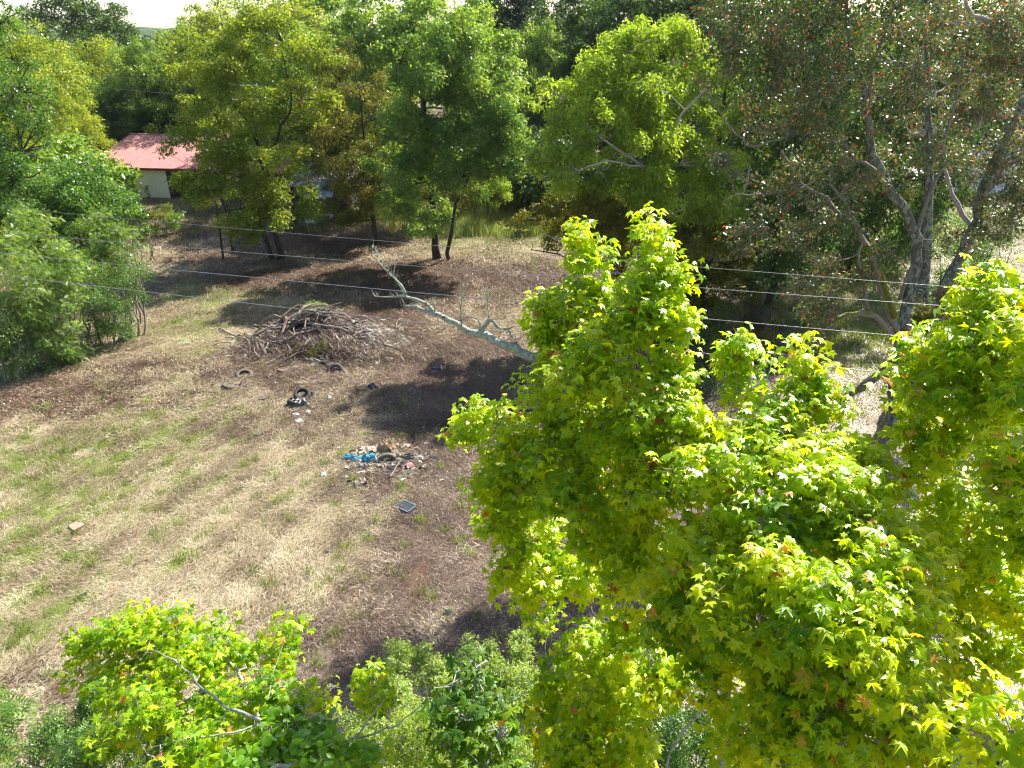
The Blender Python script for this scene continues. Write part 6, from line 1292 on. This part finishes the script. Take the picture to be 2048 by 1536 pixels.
# ================================================================== RUBBISH
def tyre(px, py, Rm, wdt, label, tilt=(0, 0, 0), sink=.0, mat='rubber'):
    prof = [(Rm * .58, -wdt * .42), (Rm * .62, -wdt * .5), (Rm * .9, -wdt * .5), (Rm, -wdt * .36), (Rm, wdt * .36), (Rm * .9, wdt * .5), (Rm * .62, wdt * .5), (Rm * .58, wdt * .42), (Rm * .60, wdt * .36), (Rm * .9, wdt * .3), (Rm * .9, -wdt * .3), (Rm * .60, -wdt * .36)]
    n = 36; k = len(prof); V = [];
    for i in range(n):
        a = 2 * math.pi * i / n; tr_ = 1.0 if i % 2 else .97
        for j, (q, z) in enumerate(prof):
            q2 = q * (tr_ if j in (3, 4) else 1); V.append((q2 * math.cos(a), q2 * math.sin(a), z))
    i = np.arange(n)[:, None]; j = np.arange(k)[None]
    Fs = np.stack([i * k + j, ((i + 1) % n) * k + j, ((i + 1) % n) * k + (j + 1) % k, i * k + (j + 1) % k], -1).reshape(-1, 4)
    o = MB().add(V, Fs).build('tyre', M[mat], None); p = G(px, py); o.location = (p[0], p[1], float(gz(p[0], p[1])) + wdt * .5 - sink if not any(tilt) else float(gz(p[0], p[1])) - sink); o.rotation_euler = tilt
    return tag(o, label, 'tyre')
tyre(950, 825, .32, .2, 'dark tyre lying flat in shade by the left tip of the sweetgum', sink=.02)
tyre(775, 926, .36, .2, 'dusty grey tyre standing half buried like an arch in the trash heap', (R(80), 0, R(18)), sink=.02, mat='rubber_dusty')
tyre(671, 747, .40, .22, 'brown-dusted tyre leaning at the front of the brush pile', (R(52), 0, R(10)), sink=-.05, mat='rubber_dusty')
tyre(490, 757, .38, .2, 'dusty tyre in dry weeds beside the brown branch', (R(14), R(8), 0), sink=-.06, mat='rubber_dusty')
tyre(462, 779, .36, .2, 'second dusty tyre just left of and in front of the other', (R(-10), R(10), 0), sink=-.05, mat='rubber_dusty')
tyre(645, 738, .36, .2, 'half-hidden dark tyre behind the leaning one by the pile', (R(20), R(6), 0), sink=-.05)
tyre(643, 765, .22, .12, 'small dusty tyre below the leaning one', sink=.02, mat='rubber_dusty')
tyre(606, 800, .36, .2, 'black tyre on top of the dark bag heap', (R(24), R(12), 0), sink=-.22)
tyre(592, 812, .34, .2, 'black tyre at the lower left of the dark bag heap', (R(-18), R(14), 0), sink=-.08)
tyre(255, 684, .38, .22, 'black tyre at the foot of the glossy bush', (R(12), 0, 0), sink=-.10)
tyre(355, 536, .5, .28, 'black tyre near the far end of the mown lane', (R(8), 0, 0), sink=-.05)
def crumple(name, label, cat, px, py, wdt, dep, hgt, mat, seed, yaw=0, lift=0, res=16, sharp=2.6):
    """a crumpled sheet or bag: closed, folded and thick"""
    u = np.linspace(-1, 1, res); U, W_ = np.meshgrid(u, u); o = seed * 3.7
    wdt, dep, hgt = wdt * .78, dep * .78, hgt * .8
    rad = 1 - .35 * fbm(U * 1.3 + o, W_ * 1.3 + o, 2); X = U * wdt / 2 * rad; Yc = W_ * dep / 2 * rad
    edge = np.clip((1 - np.maximum(abs(U), abs(W_))) * 4, 0, 1)
    Z = hgt * (edge * (.35 + .4 * (1 - U ** 2) * (1 - W_ ** 2)) + edge * .9 * abs(fbm(U * sharp + o, W_ * sharp - o, 3) - .45) * 2) + .015
    top = np.stack([X.ravel(), Yc.ravel(), Z.ravel()], 1); bot = top * [1, 1, 0] - [0, 0, .01]
    i = (np.arange(res - 1)[:, None] * res + np.arange(res - 1)[None]).ravel(); n = res * res
    Q = np.stack([i, i + 1, i + res + 1, i + res], 1)
    ring = np.concatenate([np.arange(res), res - 1 + res * np.arange(1, res), n - 2 - np.arange(res - 1), (res * np.arange(res - 2, 0, -1))]); rn = np.roll(ring, -1)
    q = MB().add(np.vstack([top, bot]), [Q, Q[:, ::-1] + n, np.stack([rn, ring, ring + n, rn + n], 1)]).build(name, M[mat])
    p = G(px, py); q.location = (p[0], p[1], float(gz(p[0], p[1])) + lift); q.rotation_euler = (0, 0, yaw)
    return tag(q, label, cat)
crumple('plastic_bag', 'shiny black bag crumpled over the dark tyre heap', 'bag', 600, 812, 1.3, 1.0, .35, 'black_plastic', 1, .3)
crumple('plastic_bag', 'small black flap at the right of the dark tyre heap', 'bag', 620, 795, .7, .5, .25, 'black_plastic', 2, -.5)
crumple('plastic_bag', 'black plastic sheet under the tyre at the glossy bush', 'bag', 252, 688, 1.0, .9, .28, 'black_plastic', 3)
crumple('white_sheet', 'flat white sheet lying on the grass of the lane', 'sheet', 369, 690, .75, .8, .07, 'white_plastic', 4)
for k, (px, py, wd, mt, lab) in enumerate(((592, 834, .45, 'white_plastic', 'white litter bag just below the dark tyre heap'), (598, 846, .5, 'white_plastic', 'lower white litter bag below the dark tyre heap'), (616, 828, .4, 'white_plastic', 'pale litter right below the dark tyre heap'),
        (660, 800, .4, 'white_plastic', 'white crumpled bag right of the dark tyre heap'), (452, 817, .28, 'white_plastic', 'small white litter left of the dark tyre heap'), (434, 721, .3, 'white_plastic', 'small white bottle-like litter near the upper puddle'), (467, 690, .45, 'white_plastic', 'pale blue grey litter at the left foot of the brush pile'),
        (482, 685, .3, 'white_plastic', 'white scrap beside the pale litter at the left foot of the pile'), (608, 1012, .16, 'white_plastic', 'small white scrap alone on the straw in the lower middle'), (847, 858, .14, 'white_plastic', 'tiny white scrap in the shade above the trash heap'), (943, 722, .22, 'white_plastic', 'white scrap under the dead limb'),
        (860, 672, .3, 'cream_cloth', 'pale round scrap near the wire below the dead limb'), (780, 805, .22, 'white_plastic', 'white scrap at the shadow edge'), (503, 775, .3, 'white_plastic', 'white strip litter right of the two dusty tyres'), (872, 740, .75, 'navy', 'dark blue rag in the shade right of the brush pile'),
        (895, 1232, .4, 'navy', 'navy rag in the shade at the lower centre'), (654, 1106, .25, 'navy', 'small dark blue rag on the straw, lower middle'), (745, 779, .8, 'navy', 'bluish dark flap right of the small dusty tyre'), (700, 498, .3, 'white_plastic', 'white bottle litter under the olive brown tree'),
        (870, 590, .9, 'black_plastic', 'dark flap below the two-trunk tree'), (658, 1268, .12, 'white_plastic', 'tiny grey scrap by the bare soil at the bottom'), (1104, 1283, .1, 'white_plastic', 'tiny white scrap beside the lower sweetgum spray'), (361, 528, .3, 'white_plastic', 'white litter near the far tyre'), (332, 592, .3, 'white_plastic', 'pale litter at the edge of the far green patch'),
        (345, 558, .3, 'white_plastic', 'small pale litter on the lane between the bush and saplings'), (648, 955, .4, 'white_plastic', 'crumpled pale scrap at the foot of the tall stalk'), (1300, 760, .2, 'white_plastic', 'white scrap half hidden behind the sweetgum top'))):
    crumple('litter', lab, 'litter', px, py, wd, wd * .7, wd * .32, mt, 10 + k, k * .7)
# trash heap
crumple('cloth', 'long crumpled teal blue tarp at the left of the trash heap', 'tarp', 707, 922, 1.25, .42, .16, 'teal', 41, -.28, .06)
crumple('cloth', 'folded teal blue piece against the arch tyre', 'tarp', 740, 924, .8, .62, .30, 'teal', 42, .35, .04)
crumple('cloth', 'cream cloth bundle at the back left of the trash heap', 'cloth', 738, 906, 1.3, .9, .26, 'cream_cloth', 43, .2)
crumple('cloth', 'tan cloth draped behind the arch tyre', 'cloth', 772, 902, .95, .6, .38, 'tan_cloth', 44, -.2, .05)
crumple('cloth', 'cream pillow-like cloth right of the arch tyre', 'cloth', 794, 917, .6, .5, .26, 'cream_cloth', 45, .6)
crumple('cloth', 'pale yellowish rag in front of the arch tyre', 'cloth', 768, 938, .5, .42, .2, 'cream_cloth', 46, .9)
crumple('cloth', 'pale scraps at the back right of the trash heap', 'cloth', 812, 896, .7, .5, .18, 'cream_cloth', 47, .1)
crumple('plastic_bag', 'black bag at the right of the trash heap', 'bag', 818, 918, .6, .45, .22, 'black_plastic', 48, .3)
crumple('plastic_bag', 'black scrap beneath the teal tarp', 'bag', 728, 938, .8, .5, .14, 'black_plastic', 49, .3)
crumple('bottle', 'white flattened bottle at the upper right of the trash heap', 'bottle', 833, 912, .42, .16, .10, 'white_plastic', 50, -.9)
wr = crumple('wrapper', 'crumpled pink and orange wrapper right of the grey leaning stick', 'wrapper', 817, 934, .62, .3, .16, 'pink', 51, .35)
crumple('wrapper', 'small orange wrapper scrap tucked under the pink one', 'wrapper', 823, 938, .28, .18, .12, 'orange', 52, .35)
crumple('cardboard', 'ragged tan cardboard lump below the trash heap', 'cardboard', 722, 972, .75, .5, .26, 'cream_cloth', 53, .5)
crumple('litter', 'white edge scrap touching the left tip of the cream bundle', 'litter', 715, 908, .35, .25, .12, 'white_plastic', 54, .2)
crumple('litter', 'white scrap right of the trash heap in the shade', 'litter', 852, 890, .3, .2, .1, 'white_plastic', 55, .2)
n = 1600; c0 = G(768, 930); x = r.normal(c0[0], .8, n); y = r.normal(c0[1], .5, n); P = np.stack([x, y, gz(x, y) + r.uniform(0, .16, n)], 1); a = r.uniform(0, 6.28, n); L = r.uniform(.08, .35, n)
V = np.stack([P - [0, .006, 0], P + [0, .006, .004], P + np.stack([np.cos(a) * L, np.sin(a) * L, r.normal(.02, .06, n)], 1)], 1).reshape(-1, 3)
tag(put('dead_weeds', mesh_np('dead_weeds', V, np.arange(3 * n).reshape(-1, 3), np.repeat(r.random(n), 3)), BRSTRAW), 'dead weeds tangled through the trash heap', kind='stuff')
for k_, (mt_, nn_, cx_, cy_, sx_, sy_, sz_, lab_) in enumerate((('cream_cloth', 60, 765, 915, .75, .45, .11, 'torn pale scraps strewn through the trash heap'), ('black_plastic', 60, 790, 925, .8, .45, .10, 'torn black scraps strewn through the trash heap'), ('white_plastic', 40, 800, 930, 1.2, .8, .06, 'white paper and plastic bits around the trash heap'),
        ('rubber_dusty', 60, 650, 775, 2.2, 1.4, .12, 'dark debris lumps below the brush pile'), ('stick_dark', 70, 560, 760, 3.0, 2.2, .12, 'dark bark and clods left of the tyres'), ('white_plastic', 40, 700, 800, 5, 5, .05, 'tiny white litter specks over the field'))):
    rr_ = np.random.default_rng(400 + k_); c0 = G(cx_, cy_); x = rr_.normal(c0[0], sx_, nn_); y = rr_.normal(c0[1], sy_, nn_); m = MB()
    for a_, b_ in zip(x, y):
        q_ = rr_.normal(size=(6, 3)) * sz_ * rr_.uniform(.4, 1.2) * [1.2, 1, .45]; q_[:, 2] = abs(q_[:, 2]); q_ += [a_, b_, float(gz(a_, b_)) + .04]
        m.add(q_, np.array([[0, 1, 2], [0, 2, 3], [0, 3, 4], [1, 4, 5], [2, 3, 5], [3, 4, 5], [0, 1, 4], [1, 2, 5]]))
    tag(m.build('debris', M[mt_]), lab_, kind='stuff')
# plastic grille panel
gp = G(812, 1018); gr = empty('grille_panel', (gp[0], gp[1], float(gz(gp[0], gp[1])) + .09), 'dark blue grey slotted plastic panel lying on the straw', 'panel', rz=R(-42)); gr.rotation_euler = (R(4), R(-5), R(-40))
W_, D_ = .62, .40
m = MB(); m.box((0, D_ / 2, 0), (W_, .04, .05)).box((0, -D_ / 2, 0), (W_, .04, .05)).box((W_ / 2, 0, 0), (.04, D_ - .05, .05)).box((-W_ / 2, 0, 0), (.04, D_ - .05, .05)); m.build('frame', M['grey_plastic'], gr)
for k in range(7):
    q = MB().box((0, -D_ / 2 + .05 + k * .05, 0), (W_ - .05, .028, .02), [[1, 0, 0], [0, .9, -.43], [0, .43, .9]]).build('slat', M['grey_plastic'], gr)
MB().box((.0, 0, -.015), (.03, D_ - .05, .02)).build('crossbar', M['grey_plastic'], gr)
# white board, reddish block, pink-brown slab
p = G(1056, 1168); o = MB().box((0, 0, 0), (.32, .20, .025)).build('board', M['white_plastic']); o.location = (p[0], p[1], float(gz(p[0], p[1])) + .07); o.rotation_euler = (R(6), 0, R(-35)); tag(o, 'small white board under the left edge of the big crown', 'board')
p = G(156, 1058); blk = MB().box((0, 0, .07), (.34, .22, .14)).box((.01, .2, .05), (.28, .16, .1)).build('masonry_block', M['block']); blk.location = (p[0], p[1], float(gz(p[0], p[1]))); blk.rotation_euler = (R(5), 0, R(60)); tag(blk, 'reddish masonry block standing in the green grass at the left', 'block')
p = G(158, 1075); blk = MB().box((0, 0, .03), (.40, .22, .06)).build('masonry_block', M['block']); blk.location = (p[0], p[1], float(gz(p[0], p[1]))); blk.rotation_euler = (0, R(4), R(10)); tag(blk, 'flat reddish slab in front of the masonry block', 'block')
p = G(640, 445); o = MB().box((0, 0, .5), (1.0, .8, 1.0)).box((0, -.43, .52), (.9, .03, .85)).box((0, 0, 1.02), (1.06, .86, .05)).build('white_appliance', M['white_plastic']); o.location = (p[0] - .5, p[1] - .3, float(gz(p[0], p[1]))); o.rotation_euler = (0, 0, R(-10)); tag(o, 'white metal box half hidden in weeds by the old shed', 'appliance')

# ================================================================== HAZE
hz = MB().box((0, 450, 24), (3600, 3000, 60)).build('haze', None); 
hm = bpy.data.materials.new('haze'); hm.use_nodes = True; hn = hm.node_tree; hn.nodes.clear()
pv = hn.nodes.new('ShaderNodeVolumePrincipled'); pv.inputs['Density'].default_value = .00007; pv.inputs['Color'].default_value = (.88, .93, 1, 1); pv.inputs['Anisotropy'].default_value = .3
ho = hn.nodes.new('ShaderNodeOutputMaterial'); hn.links.new(pv.outputs[0], ho.inputs['Volume']); hz.data.materials.append(hm)
tag(hz, 'thin pale haze over the field and trees', kind='stuff')
